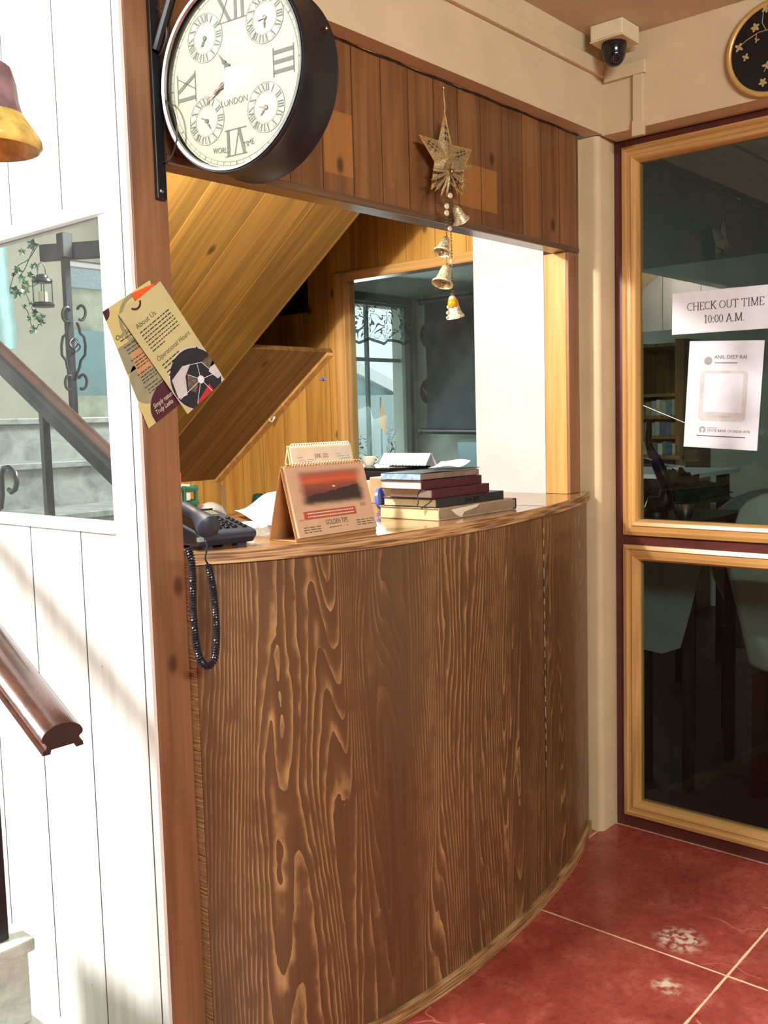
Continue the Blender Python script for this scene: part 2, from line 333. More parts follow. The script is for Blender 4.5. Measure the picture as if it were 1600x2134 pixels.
M['petal'] = plain('pressed_petal', (184, 164, 112), 0.5, 0.2, var=0.12, scale=200)
M['cam_white'] = plain('aged_white_plastic', (220, 208, 176), 0.5, var=0.03)
M['cam_black'] = plain('smoked_dome', (22, 23, 30), 0.14)
M['lens'] = plain('lens_ring', (128, 110, 128), 0.2, 0.5)
M['bell_brown'] = plain('brown_glazed_ceramic', (140, 114, 120), 0.2, var=0.22, scale=30)
M['bell_yellow'] = plain('mottled_yellow_glaze', (220, 190, 104), 0.25, var=0.2, scale=45)
M['rail_top'] = wood('varnished_handrail', (54, 28, 23), (92, 50, 36), 'Y', rough=0.2, gs=16, coat=0.8)
M['rail_end'] = plain('dark_end_grain', (52, 28, 26), 0.6)
M['marble'] = m_marble('green_grey_marble', (150, 158, 150), (200, 208, 198))
M['stepstone'] = m_marble('pale_step_stone', (104, 108, 106), (146, 150, 144))
M['leaf'] = plain('ivy_leaf', (62, 92, 58), 0.45, var=0.2)
M['leaf_dark'] = plain('dark_glossy_leaf', (28, 52, 36), 0.3, var=0.25)
M['candle'] = plain('lantern_candle', (176, 160, 150), 0.6)
M['teal_cloth'] = plain('pale_teal_cloth', (148, 178, 178), 0.8, var=0.06, scale=10)
M['concrete'] = plain('outside_pale_wall', (202, 196, 172), 0.8, var=0.14, scale=6)
M['roof_tin'] = plain('corrugated_roof', (176, 186, 190), 0.6, var=0.05)
M['facade'] = plain('outside_facade', (150, 176, 180), 0.8, var=0.1, scale=2)
M['flag'] = plain('saffron_flag', (226, 170, 110), 0.7)
M['frame_grey'] = plain('grey_green_window_frame', (96, 112, 112), 0.5)
M['lace'] = m_lace('lace_curtain', 0.3)
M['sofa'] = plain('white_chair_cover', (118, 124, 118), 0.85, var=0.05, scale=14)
M['dark_wood'] = wood('dark_carved_wood', (20, 14, 12), (44, 30, 24), 'Z', rough=0.35)
M['shelf_wood'] = wood('bookcase_wood', (92, 66, 38), (140, 104, 62), 'Z', rough=0.4)
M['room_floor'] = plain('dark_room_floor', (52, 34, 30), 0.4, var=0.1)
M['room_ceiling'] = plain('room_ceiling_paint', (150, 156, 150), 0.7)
BOOKC = [plain('spine_'+n, c, 0.5, var=0.08) for n, c in (('teal', (86, 128, 128)), ('grey', (150, 156, 148)), ('olive', (128, 128, 76)), ('blue', (70, 92, 120)), ('cream', (190, 184, 156)))]

# ------------------------------------------------------------------ mesh builder
class MB:
    def __init__(s): s.v = []; s.f = []; s.uv = []
    def add(s, vs, fs, uvs=None):
        b = len(s.v); s.v += [V(p) for p in vs]; s.f += [tuple(i+b for i in f) for f in fs]
        s.uv += list(uvs) if uvs else [(0, 0)]*len(vs); return s
    def obox(s, o, a, b, c):
        o, a, b, c = V(o), V(a), V(b), V(c)
        return s.add([o, o+a, o+a+b, o+b, o+c, o+a+c, o+a+b+c, o+b+c], [(0, 3, 2, 1), (4, 5, 6, 7), (0, 1, 5, 4), (1, 2, 6, 5), (2, 3, 7, 6), (3, 0, 4, 7)])
    def box(s, x0, x1, y0, y1, z0, z1): return s.obox((x0, y0, z0), (x1-x0, 0, 0), (0, y1-y0, 0), (0, 0, z1-z0))
    def prism(s, poly, ext):
        n = len(poly); poly = [V(p) for p in poly]; e = V(ext)
        return s.add(poly+[p+e for p in poly], [tuple(range(n)), tuple(range(2*n-1, n-1, -1))]+[(i, (i+1) % n, (i+1) % n+n, i+n) for i in range(n)])
    def tube(s, path, r, n=8, closed=False):
        path = [V(p) for p in path]; N = len(path); rr = r if isinstance(r, (list, tuple)) else [r]*N
        ref = None; vs = []
        for i, p in enumerate(path):
            if closed: d = path[(i+1) % N]-path[i-1]
            else: d = path[min(i+1, N-1)]-path[max(i-1, 0)]
            d.normalize()
            if ref is None: ref = d.orthogonal().normalized()
            ref = (ref-d*ref.dot(d)).normalized(); b = d.cross(ref)
            vs += [p+(ref*math.cos(2*PI*k/n)+b*math.sin(2*PI*k/n))*rr[i] for k in range(n)]
        fs = [(i*n+k, i*n+(k+1) % n, ((i+1) % N)*n+(k+1) % n, ((i+1) % N)*n+k) for i in range(N if closed else N-1) for k in range(n)]
        if not closed: fs += [tuple(range(n-1, -1, -1)), tuple(range((N-1)*n, N*n))]
        return s.add(vs, fs)
    def lathe(s, prof, o, axis=(0, 0, 1), n=24, cap=True, flat=1.0):
        ax = V(axis).normalized(); a = ax.orthogonal().normalized(); b = ax.cross(a); o = V(o); N = len(prof); vs = []
        for (r, h) in prof: vs += [o+ax*h+(a*math.cos(2*PI*k/n)+b*math.sin(2*PI*k/n)*flat)*r for k in range(n)]
        fs = [(i*n+k, i*n+(k+1) % n, (i+1)*n+(k+1) % n, (i+1)*n+k) for i in range(N-1) for k in range(n)]
        if cap: fs += [tuple(range(n-1, -1, -1)), tuple(range((N-1)*n, N*n))]
        return s.add(vs, fs)
    def ball(s, c, r, sc=(1, 1, 1), n=12, m=8):
        c = V(c); vs = []
        for i in range(1, m):
            a = PI*i/m
            vs += [c+V((r*sc[0]*math.sin(a)*math.cos(2*PI*k/n), r*sc[1]*math.sin(a)*math.sin(2*PI*k/n), r*sc[2]*math.cos(a))) for k in range(n)]
        vs += [c+V((0, 0, r*sc[2])), c-V((0, 0, r*sc[2]))]; T = len(vs)-2
        fs = [(i*n+k, i*n+(k+1) % n, (i+1)*n+(k+1) % n, (i+1)*n+k) for i in range(m-2) for k in range(n)]
        fs += [(T, (k+1) % n, k) for k in range(n)]+[((m-2)*n+k, (m-2)*n+(k+1) % n, T+1) for k in range(n)]
        return s.add(vs, fs)
    def grid(s, fn, nu, nv, thick=None):
        vs = []; uv = []
        for j in range(nv+1):
            for i in range(nu+1): vs.append(V(fn(i/nu, j/nv))); uv.append((i/nu, j/nv))
        q = [(j*(nu+1)+i, j*(nu+1)+i+1, (j+1)*(nu+1)+i+1, (j+1)*(nu+1)+i) for j in range(nv) for i in range(nu)]
        if thick is None: return s.add(vs, q, uv)
        t = V(thick); N = len(vs); fs = q+[tuple(x+N for x in reversed(f)) for f in q]
        bd = [i for i in range(nu+1)]+[j*(nu+1)+nu for j in range(1, nv+1)]+[nv*(nu+1)+i for i in range(nu-1, -1, -1)]+[j*(nu+1) for j in range(nv-1, 0, -1)]
        fs += [(bd[k], bd[k-1], bd[k-1]+N, bd[k]+N) for k in range(len(bd))]
        return s.add(vs+[p+t for p in vs], fs, uv+uv)
    def build(s, name, mat, parent=None, smooth=None, bevel=0.0, seg=2, recalc=True):
        me = bpy.data.meshes.new(name); me.from_pydata([tuple(p) for p in s.v], [], s.f)
        ul = me.uv_layers.new(name='UVMap')
        for lp in me.loops: ul.data[lp.index].uv = s.uv[lp.vertex_index]
        if recalc:
            bm = bmesh.new(); bm.from_mesh(me); bmesh.ops.recalc_face_normals(bm, faces=bm.faces); bm.to_mesh(me); bm.free()
        if smooth is not None:
            me.polygons.foreach_set('use_smooth', [True]*len(me.polygons)); me.set_sharp_from_angle(angle=math.radians(smooth))
        me.materials.append(mat if not isinstance(mat, str) else M[mat])
        o = bpy.data.objects.new(name, me); COL.objects.link(o)
        if bevel:
            b = o.modifiers.new('bevel', 'BEVEL'); b.width = bevel; b.segments = seg; b.limit_method = 'ANGLE'; b.angle_limit = math.radians(40)
        if parent is not None:
            o.parent = parent
            if parent.type == 'EMPTY': o.matrix_parent_inverse = Matrix.Translation(-V(parent.location))
        return o
def tag(o, label, cat, group=None, kind=None):
    o['label'] = label; o['category'] = cat
    if group: o['group'] = group
    if kind: o['kind'] = kind
    return o
def thing(name, loc, label, cat, group=None):
    o = bpy.data.objects.new(name, None); COL.objects.link(o); o.location = loc; o.empty_display_size = 0.03
    return tag(o, label, cat, group)
def struct(o, label=None, cat=None):
    o['kind'] = 'structure'
    if label: o['label'] = label; o['category'] = cat
    return o
# ------------------------------------------------------------------ flat printed sheets
def clip(poly, w, h):
    for (ax, val, sg) in ((0, 0, 1), (0, w, -1), (1, 0, 1), (1, h, -1)):
        out = []
        for i in range(len(poly)):
            a, b = poly[i-1], poly[i]; da, db = sg*(a[ax]-val), sg*(b[ax]-val)
            if (da >= 0) != (db >= 0):
                t = da/(da-db); out.append((a[0]+(b[0]-a[0])*t, a[1]+(b[1]-a[1])*t))
            if db >= 0: out.append(b)
        poly = out
        if not poly: return []
    return poly
class Sheet:
    def __init__(s, o, u, v, w, h, eps=0.0003):
        s.o, s.u, s.v, s.w, s.h = V(o), V(u).normalized(), V(v).normalized(), w, h
        s.n = s.v.cross(s.u).normalized(); s.e = eps
    def P(s, a, b, k=0): return s.o+s.u*a+s.v*b+s.n*(s.e*k)
    def body(s, mb, t=0.0006): return mb.prism([s.P(0, 0), s.P(s.w, 0), s.P(s.w, s.h), s.P(0, s.h)], -s.n*t)
    def poly(s, mb, pts, k=1, cl=True):
        if cl: pts = clip(pts, s.w, s.h)
        if len(pts) >= 3: mb.add([s.P(a, b, k) for a, b in pts], [tuple(range(len(pts)))])
    def rect(s, mb, x, y, w, h, k=1, uv=False):
        mb.add([s.P(x, y, k), s.P(x+w, y, k), s.P(x+w, y+h, k), s.P(x, y+h, k)], [(0, 1, 2, 3)], [(0, 1), (1, 1), (1, 0), (0, 0)])
    def rrect(s, mb, x, y, w, h, r, k=1):
        pts = []
        for cx, cy, a0 in ((x+w-r, y+r, -90), (x+w-r, y+h-r, 0), (x+r, y+h-r, 90), (x+r, y+r, 180)):
            pts += [(cx+r*math.cos(math.radians(a0+t)), cy+r*math.sin(math.radians(a0+t))) for t in (0, 30, 60, 90)]
        s.poly(mb, pts, k, False)
    def disc(s, mb, x, y, r, k=1, n=32, cl=True): s.poly(mb, [(x+r*math.cos(2*PI*i/n), y+r*math.sin(2*PI*i/n)) for i in range(n)], k, cl)
    def ring(s, mb, x, y, r0, r1, k=1, a0=0, a1=360, n=40, cl=False):
        for i in range(n):
            A, B = [math.radians(a0+(a1-a0)*j/n) for j in (i, i+1)]
            s.poly(mb, [(x+r0*math.cos(A), y+r0*math.sin(A)), (x+r1*math.cos(A), y+r1*math.sin(A)), (x+r1*math.cos(B), y+r1*math.sin(B)), (x+r0*math.cos(B), y+r0*math.sin(B))], k, cl)
    def line(s, mb, a, b, wd, k=1, cl=False):
        d = V((b[0]-a[0], b[1]-a[1])).normalized(); p = V((-d.y, d.x))*wd/2
        s.poly(mb, [(a[0]+p.x, a[1]+p.y), (b[0]+p.x, b[1]+p.y), (b[0]-p.x, b[1]-p.y), (a[0]-p.x, a[1]-p.y)], k, cl)
    def text(s, mb, txt, x, y, size, k=2, align='LEFT', rot=0.0, sx=1.0):
        cu = bpy.data.curves.new('t', 'FONT'); cu.body = txt; cu.size = size; cu.align_x = align; cu.resolution_u = 3
        ob = bpy.data.objects.new('t', cu); COL.objects.link(ob)
        dg = bpy.context.evaluated_depsgraph_get(); me = ob.evaluated_get(dg).to_mesh()
        c, q = math.cos(rot), math.sin(rot)
        vs = []
        for vv in me.vertices:
            a, b = vv.co.x*sx, -vv.co.y
            vs.append(s.P(x+a*c-b*q, y+a*q+b*c, k))
        mb.add(vs, [tuple(p.vertices) for p in me.polygons])
        ob.evaluated_get(dg).to_mesh_clear(); bpy.data.objects.remove(ob); bpy.data.curves.remove(cu)
    def words(s, mb, x, y, w, th, k=2, wl=0.006, seed=0):       # a line of print too small to read
        rnd = random.Random(seed); c = x
        while c < x+w-0.001:
            l = min(wl*(0.5+rnd.random()), x+w-c); s.rect(mb, c, y, l, th, k); c += l+wl*0.25
# roman numerals drawn with strokes: x tangential, y outward
def roman(sh, mb, txt, cx, cy, ang, h, k, wt=0.15):
    adv = {'I': 0.36, 'V': 0.80, 'X': 0.84}; tot = sum(adv[c] for c in txt)*h; x = -tot/2
    ca, sa = math.cos(ang), math.sin(ang)
    def T(px, py): return (cx+px*ca+py*sa, cy+px*sa-py*ca)
    def ln(a, b, wd): sh.line(mb, T(*a), T(*b), wd, k)
    for c in txt:
        w_ = adv[c]*h; m = x+w_/2
        if c == 'I': ln((m, -h/2), (m, h/2), wt*h)
        elif c == 'V': ln((m-0.26*h, h/2), (m, -h/2), wt*h); ln((m+0.26*h, h/2), (m, -h/2), 0.05*h)
        else: ln((m-0.28*h, h/2), (m+0.28*h, -h/2), wt*h); ln((m+0.28*h, h/2), (m-0.28*h, -h/2), 0.05*h)
        x += w_
    ln((-tot/2, h/2), (tot/2, h/2), 0.045*h); ln((-tot/2, -h/2), (tot/2, -h/2), 0.045*h)
# serif capitals: strokes on a unit-height box
G = {'C': (0.72, [('a', 0.40, 0.5, 0.34, 0.45, 45, 315)]), 'O': (0.82, [('a', 0.41, 0.5, 0.35, 0.45, 0, 360)]),
     '0': (0.56, [('a', 0.28, 0.5, 0.21, 0.45, 0, 360)]),
     'H': (0.86, [(0.16, 0, 0.16, 1), (0.70, 0, 0.70, 1), (0.16, .52, 0.70, .52)]), 'E': (0.66, [(0.16, 0, 0.16, 1), (0.1, 0.97, 0.58, 0.97), (0.1, 0.03, 0.6, 0.03), (0.16, .52, 0.46, .52), (0.57, 0.97, 0.57, 0.8), (0.59, 0.03, 0.59, 0.22)]),
     'K': (0.80, [(0.16, 0, 0.16, 1), (0.2, 0.42, 0.66, 1), (0.32, 0.56, 0.70, 0)]), 'U': (0.82, [(0.16, 0.3, 0.16, 1), (0.68, 0.3, 0.68, 1), ('a', 0.42, 0.30, 0.26, 0.26, 180, 360)]),
     'T': (0.74, [(0.37, 0, 0.37, 1), (0.05, 0.97, 0.69, 0.97), (0.06, 0.97, 0.06, 0.8), (0.68, 0.97, 0.68, 0.8)]), 'I': (0.38, [(0.19, 0, 0.19, 1)]),
     'M': (1.0, [(0.16, 0, 0.16, 1), (0.84, 0, 0.84, 1), (0.16, 1, 0.5, 0.05), (0.84, 1, 0.5, 0.05)]), '1': (0.5, [(0.28, 0, 0.28, 1), (0.28, 1, 0.12, 0.86)]),
     'A': (0.80, [(0.1, 0, 0.40, 1), (0.70, 0, 0.40, 1), (0.2, 0.33, 0.6, 0.33)]), '.': (0.26, [('d', 0.13, 0.06)]), ':': (0.28, [('d', 0.14, 0.1), ('d', 0.14, 0.6)]), ' ': (0.32, [])}
SER = {'H': (0.16, 0.70), 'K': (0.16, 0.7), 'T': (0.37,), 'I': (0.19,), 'M': (0.16, 0.84), '1': (0.28,), 'A': (0.1, 0.7), 'U': ()}
def serif(sh, mb, txt, x, y, h, k=2, wd=0.10):
    tot = sum(G[c][0] for c in txt)*h; x -= tot/2
    for c in txt:
        for st in G[c][1]:
            if st[0] == 'a':
                _, cx, cy, rx, ry, a0, a1 = st; n = 22; pv = None
                for i in range(n+1):
                    a = math.radians(a0+(a1-a0)*i/n); p = (x+(cx+rx*math.cos(a))*h, y-(cy+ry*math.sin(a))*h)
                    if pv: sh.line(mb, pv, p, h*wd*(0.55+0.45*abs(math.cos(a))), k)
                    pv = p
            elif st[0] == 'd': sh.disc(mb, x+st[1]*h, y-st[2]*h, 0.065*h, k, 10, False)
            else:
                hz = abs(st[1]-st[3]) < 1e-6
                sh.line(mb, (x+st[0]*h, y-st[1]*h), (x+st[2]*h, y-st[3]*h), h*wd*(0.6 if hz else 1), k)
        for sx in SER.get(c, ()):
            sh.rect(mb, x+(sx-0.13)*h, y-0.05*h, 0.26*h, 0.05*h, k)
            if c in 'HKIMU': sh.rect(mb, x+(sx-0.13)*h, y-h, 0.26*h, 0.05*h, k)
        x += G[c][0]*h
# ================================================================== SETTING
def bx(name, mat, x0, x1, y0, y1, z0, z1, parent=None, bevel=0): return MB().box(x0, x1, y0, y1, z0, z1).build(name, mat, parent, bevel=bevel)
XR = 2.698          # plane of the glazed partition
YH = 1.45           # plane of the header boards and posts
ZC = 2.33           # ceiling
struct(bx('floor', 'floor', -2.6, XR, -2.6, 5.6, -0.1, 0.0), 'polished red tiled floor with pale grout lines', 'floor')
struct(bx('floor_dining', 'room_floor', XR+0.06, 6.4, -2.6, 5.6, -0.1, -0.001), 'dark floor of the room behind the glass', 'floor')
struct(bx('ceiling', 'ceiling', -2.6, XR+0.1, -2.6, YH, ZC, ZC+0.1), 'cream painted ceiling over the lobby', 'ceiling')
struct(bx('ceiling_stairwell', 'beige', -1.9, 1.06, YH, 4.85, 3.4, 3.5), 'pale ceiling high over the stairs', 'ceiling')
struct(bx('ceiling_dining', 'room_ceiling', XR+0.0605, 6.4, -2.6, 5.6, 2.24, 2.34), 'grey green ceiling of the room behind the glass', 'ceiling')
struct(bx('wall_behind', 'plaster', -2.6, XR+0.1, -2.7, -2.6, 0, ZC))
struct(bx('wall_far_left', 'beige', -2.7, -2.6, -2.6, YH-0.06, 0, ZC)); struct(bx('wall_stairwell_left', 'beige', -1.90, -1.80, YH-0.06, 4.85, 0, 3.4))
struct(bx('wall_stairwell_upper', 'beige', -2.6, 1.02, YH-0.06, YH, ZC+0.1, 3.4))
# right wall: beam over the glazed partition, then plain plaster further right
struct(bx('wall_right', 'plaster', 2.61, XR+0.1, 0.15, 1.40, 2.075, ZC), 'cream plastered beam above the glazed partition', 'wall')
struct(bx('wall_right_near', 'plaster', XR-0.02, XR+0.1, -2.6, 0.15, 0, ZC))
struct(bx('wall_back_beam', 'plaster', 1.02, XR+0.1, 1.40, YH-0.001, 2.08, ZC), 'cream plastered ceiling beam above the timber header', 'beam')
# pillar with rounded corners in the angle of the walls
pm = MB(); pp = []
for cx, cy, a0 in ((2.622, 1.427, 180), (XR-0.004, 1.409, 270)):
    r = 0.018 if a0 == 180 else 0.004
    pp += [(cx+r*math.cos(math.radians(a0+t)), cy+r*math.sin(math.radians(a0+t)), 0.0) for t in (0, 22, 45, 68, 90)]
pp = pp[:5]+[(XR+0.02, 1.409, 0), (XR+0.02, 1.53, 0), (2.562, 1.53, 0), (2.562, 1.475, 0), (2.604, 1.475, 0)]
pm.prism(pp, (0, 0, 2.078)); struct(pm.build('wall_pillar', 'plaster', smooth=30), 'narrow cream corner pillar between counter and glazed door', 'pillar')
# white column wall inside the nook
struct(bx('wall_column', 'plaster_w', 2.50, XR+0.02, 1.532, 1.782, 0, 2.1), 'bright white column wall at the right of the counter opening', 'wall')
# white boarded stair wall with the mirror opening
YM0, YM1, ZM0, ZM1 = 1.543, 2.62, 1.100, 1.662
wl = MB()
wl.box(1.02, 1.027, YH+0.0005, 1.534, 0, 3.4); wl.box(1.02, 1.06, 1.534, YM0, 0, 3.4); wl.box(1.02, 1.06, YM1, 4.75, 0, 3.4); wl.box(1.02, 1.06, YM0, YM1, 0, ZM0); wl.box(1.02, 1.06, YM0, YM1, ZM1, 3.4)
struct(wl.build('wall_left', 'white_board'), 'white painted vertical board wall beside the stairs, brightly sunlit', 'wall')
mr = thing('wall_mirror', (1.03, 2.08, ZM0), 'dusty rectangular mirror set in the white board wall, reflecting the stairs', 'mirror')
MB().box(1.034, 1.039, YM0+0.001, YM1-0.001, ZM0+0.001, ZM1-0.001).build('mirror_glass', 'mirror', mr)
fm = MB()
fm.box(1.014, 1.033, YM0-0.022, YM1, ZM1-0.004, ZM1+0.022)
fm.build('top_bead', 'white_paint', mr, bevel=0.004)
MB().box(1.013, 1.033, YM0-0.004, YM1, ZM0-0.016, ZM0+0.004).build('bottom_bead', 'white_paint', mr, bevel=0.004)
# posts, header
struct(bx('trim_1', 'post', 1.0275, 1.105, YH, 1.532, 0, ZC, bevel=0.003), 'knotty orange pine post at the left end of the counter', 'post')
struct(bx('trim_2', 'post', 2.50, 2.56, YH, 1.531, 1.0505, 1.745, bevel=0.002), 'pine post at the right end of the counter opening', 'post')
MB().box(2.4985, 2.4999, 1.459, 1.530, 1.051, 1.744).build('post_lit_side', 'gold', bpy.data.objects['trim_2'])  # paler sheet: lamplight on the post's inner side put into the colour
hd = MB().box(1.106, 2.560, YH, 1.50, 1.762, 2.078).build('wall_header', 'header'); struct(hd, 'dark varnished timber header boards above the counter opening', 'wall')
MB().box(1.106, 2.560, YH-0.003, 1.502, 1.745, 1.762).build('lower_rail', 'rail_wood', hd, bevel=0.003)
gp = MB(); gp.tube([(x, YH-0.003, 2.077+0.0012*math.sin(x*37)) for x in [1.3+0.02*i for i in range(64)]], [0.0012+0.0018*abs(math.sin(i*1.7)*math.sin(i*0.37)) for i in range(64)], 5)
gp.build('plaster_gap', 'black', hd)
# stairs' underside inside the nook
def zs(y): return 1.535-0.7136*(y-2.58)
sf = MB()
def sofbox(x0, x1, ya, yb, t=0.02):
    return MB().prism([(x0, ya, zs(ya)), (x1, ya, zs(ya)), (x1, yb, zs(yb)), (x0, yb, zs(yb))], (0, 0.58*t, 0.81*t))
def ledge(q, x): pass
so = sofbox(1.064, 2.283, 1.535, 3.262).build('ceiling_stair_soffit', 'soffit'); struct(so, 'sloping boarded underside of the stairs above the counter nook', 'soffit')
struct(sofbox(2.286, 2.694, 2.575, 3.262).build('ceiling_lower_soffit', 'soffit_low'), 'lower darker boarded underside of the stairs meeting the nook wall', 'soffit')
# cheek that closes the side of the upper stair flight
struct(MB().prism([(2.286, 1.79, zs(1.79)+0.02), (2.286, 2.57, zs(2.57)+0.02), (2.286, 2.57, 2.1), (2.286, 1.79, 2.1)], (0.012, 0, 0)).build('wall_stair_cheek', 'soffit_low'))
struct(bx('ceiling_nook', 'soffit_low', 2.30, XR, 1.785, 3.262, 2.02, 2.05), 'dark boarded ceiling of the nook', 'ceiling')
struct(bx('nook_light_stop', 'plaster', 1.062, XR+0.06, 1.45, 3.30, 2.3405, 2.40))  # unseen slab added to keep sky light out of the nook
ltm = MB(); ltm.prism([(2.662, 2.575, zs(2.575)-0.012), (2.697, 2.575, zs(2.575)-0.012), (2.697, 3.262, zs(3.262)-0.012), (2.662, 3.262, zs(3.262)-0.012)], (0, 0, 0.012))
struct(ltm.build('trim_3', 'gold'), 'slanting wooden trim under the lower soffit', 'trim')
# nook walls
WY0, WY1, WZ0, WZ1 = 1.79, 2.515, 1.02, 1.80      # inner window opening
nw = MB(); X1 = XR+0.06
nw.box(XR, X1, 2.56, 3.27, 0, 2.34); nw.box(XR, X1, 1.783, 2.56, WZ1+0.03, 2.34); nw.box(XR, X1, 1.783, 2.56, 0, WZ0-0.02)
struct(nw.build('wall_nook', 'nookwall'), 'honey pine boarded wall of the nook around the inner window', 'wall')
struct(bx('wall_nook_back', 'nookback', 1.064, XR, 3.265, 3.30, 0, 2.34), 'pine boards at the back of the nook under the stairs', 'wall')
wn = thing('window_1', (XR, 2.15, WZ0), 'inner window in honey wood frame behind the counter', 'window'); wn['kind'] = 'structure'
MB().box(XR-0.012, XR+0.05, WY1-0.012, 2.559, WZ0-0.02, WZ1+0.029).build('side_frame', 'gold', wn, bevel=0.004)
MB().box(XR-0.012, XR+0.05, 1.784, WY1-0.013, WZ1-0.006, WZ1+0.029).build('top_frame', 'goldh', wn, bevel=0.004)
MB().box(XR-0.012, XR+0.05, 1.784, WY1-0.013, WZ0-0.02, WZ0+0.012).build('bottom_frame', 'goldh', wn, bevel=0.004)
MB().box(XR+0.02, XR+0.025, 1.784, WY1-0.013, WZ0+0.013, WZ1-0.007).build('pane', 'nookglass', wn)
# ------------------------------------------------------------------ glazed partition
dr = thing('door_1', (XR, 0.8, 0), 'glazed maroon partition with gold moulded frames right of the pillar', 'door'); dr['kind'] = 'structure'
YL = 1.408; Y0 = 0.16
panels = ((0.915, 2.052), (0.040, 0.885))
mf = MB()
mf.box(XR, XR+0.05, 1.378, YL, 0.0, 2.074); mf.box(XR, XR+0.05, Y0, 1.378, 2.052, 2.074); mf.box(XR, XR+0.05, Y0, 1.378, 0.885, 0.915); mf.box(XR, XR+0.05, Y0, 1.378, 0, 0.04); mf.box(XR, XR+0.05, Y0, 0.2, 0.04, 2.052)
mf.build('maroon_frame', 'maroon', dr, bevel=0.002)
def moulding(z0, z1):
    y1, y0 = 1.378, 0.20; wd = 0.047
    prof = [(0, 0.0), (0.0, 0.012), (0.012, 0.016), (0.016, 0.010), (0.026, 0.010), (0.030, 0.015), (0.040, 0.012), (wd, 0.002), (wd, -0.03), (0, -0.03)]   # (inset, height towards the room)
    def strip(corner):                       # corner(inset) -> two end points (y, z)
        m = MB(); N = len(prof); a = []; b = []
        for ins, hh in prof:
            (ya, za), (yb, zb) = corner(ins); a.append((XR-hh, ya, za)); b.append((XR-hh, yb, zb))
        m.add(a+b, [(i, (i+1) % N, (i+1) % N+N, i+N) for i in range(N)]+[tuple(range(N)), tuple(range(2*N-1, N-1, -1))]); return m
    strip(lambda i: ((y1-i, z0+i), (y1-i, z1-i))).build('side_moulding', 'gold', dr, smooth=35)
    strip(lambda i: ((y0+i, z0+i), (y0+i, z1-i))).build('side_moulding', 'gold', dr, smooth=35)
    strip(lambda i: ((y1-i, z1-i), (y0+i, z1-i))).build('top_moulding', 'goldh', dr, smooth=35)
    strip(lambda i: ((y1-i, z0+i), (y0+i, z0+i))).build('bottom_moulding', 'goldh', dr, smooth=35)
    MB().box(XR+0.010, XR+0.015, y0+wd-0.004, y1-wd+0.004, z0+wd-0.004, z1-wd+0.004).build('pane', 'doorglass', dr)
for a in panels: moulding(*a)
XG = XR+0.010       # front of the glass

# ------------------------------------------------------------------ counter
CP = [(1.108, 1.432), (1.2, 1.377), (1.31, 1.330), (1.47, 1.294), (1.65, 1.281), (1.8, 1.284), (1.96, 1.298), (2.14, 1.322), (2.33, 1.362), (2.47, 1.405), (2.597, 1.452)]
def catmull(P, n=8):
    out = []
    for i in range(len(P)-1):
        a, b, c, d = [V(P[max(0, min(len(P)-1, j))]) for j in (i-1, i, i+1, i+2)]
        for k in range(n):
            t = k/n; out.append(0.5*((2*b)+(c-a)*t+(2*a-5*b+4*c-d)*t*t+(3*b-a-3*c+d)*t**3))
    return out+[V(P[-1])]
CC = catmull(CP)
def off(pts, d):
    o = []
    for i, p in enumerate(pts):
        t = (pts[min(i+1, len(pts)-1)]-pts[max(i-1, 0)]).normalized(); o.append(V((p.x+t.y*d, p.y-t.x*d)))
    return o
def wallstrip(outer, inner, z0, z1):
    n = len(outer); vs = []
    for pts, z in ((outer, z0), (outer, z1), (inner, z1), (inner, z0)): vs += [(p.x, p.y, z) for p in pts]
    fs = []
    for r in range(4):
        for i in range(n-1): fs.append((r*n+i, r*n+i+1, ((r+1) % 4)*n+i+1, ((r+1) % 4)*n+i))
    return MB().add(vs, fs+[(0, n, 2*n, 3*n), (n-1, 2*n-1, 3*n-1, 4*n-1)])
ct = thing('reception_counter', (1.8, 1.6, 0), 'curved woodgrain laminate reception counter on the red floor', 'counter')
wallstrip(CC, off(CC, -0.012), 0.032, 1.023).build('front_panel', 'laminate', ct, smooth=40)
wallstrip(off(CC, 0.009), off(CC, -0.02), 0.0, 0.031).build('skirting_strip', 'ply', ct, smooth=40)
TO = off(CC, 0.010); TI = off(CC, 0.0085)
top = [(p.x, p.y, 1.0242) for p in TI]+[(2.597, 1.472, 1.0242), (2.499, 1.476, 1.0242), (2.499, 1.90, 1.0242), (1.15, 1.90, 1.0242), (1.108, 1.5, 1.0242)]
MB().prism(top, (0, 0, 0.0258)).build('countertop', 'ctop', ct)
wallstrip(TO, off(CC, 0.0086), 1.0245, 1.0496).build('countertop_edge', 'ply', ct, smooth=40)
MB().prism([(1.1068, 1.4345, 0), (1.1068, 1.4750, 0), (1.125, 1.4750, 0), (1.125, 1.4385, 0)], (0, 0, 1.0235)).build('end_strip', 'ply', ct)
# seam in the laminate with its row of staples
si = min(range(len(CC)), key=lambda i: abs(CC[i].x-2.14)); sp = CC[si]; tn = (CC[si+1]-CC[si-1]).normalized(); nn = V((tn.y, -tn.x))
z = 0.06
while z < 1.0:
    l = 0.016 if random.random() > .25 else 0.028; o_ = sp+nn*0.0005
    if z > 0.35: MB().obox((o_.x, o_.y, z), (tn.x*0.0022, tn.y*0.0022, 0), (nn.x*0.001, nn.y*0.001, 0), (0, 0, l)).build('staple', 'pearl', ct)
    z += l+0.012+random.random()*0.012
MB().obox((sp.x-tn.x*.002+nn.x*0.0003, sp.y-tn.y*.002+nn.y*.0003, 0.033), (tn.x*0.0025, tn.y*0.0025, 0), (nn.x*0.0004, nn.y*0.0004, 0), (0, 0, 0.989)).build('panel_seam', 'black', ct)
MB().obox((2.138, 1.318, 1.0500), (0.003, 0, 0), (0, 0.57, 0), (0, 0, 0.0004)).build('top_seam', 'black', ct)
ZT = 1.0503

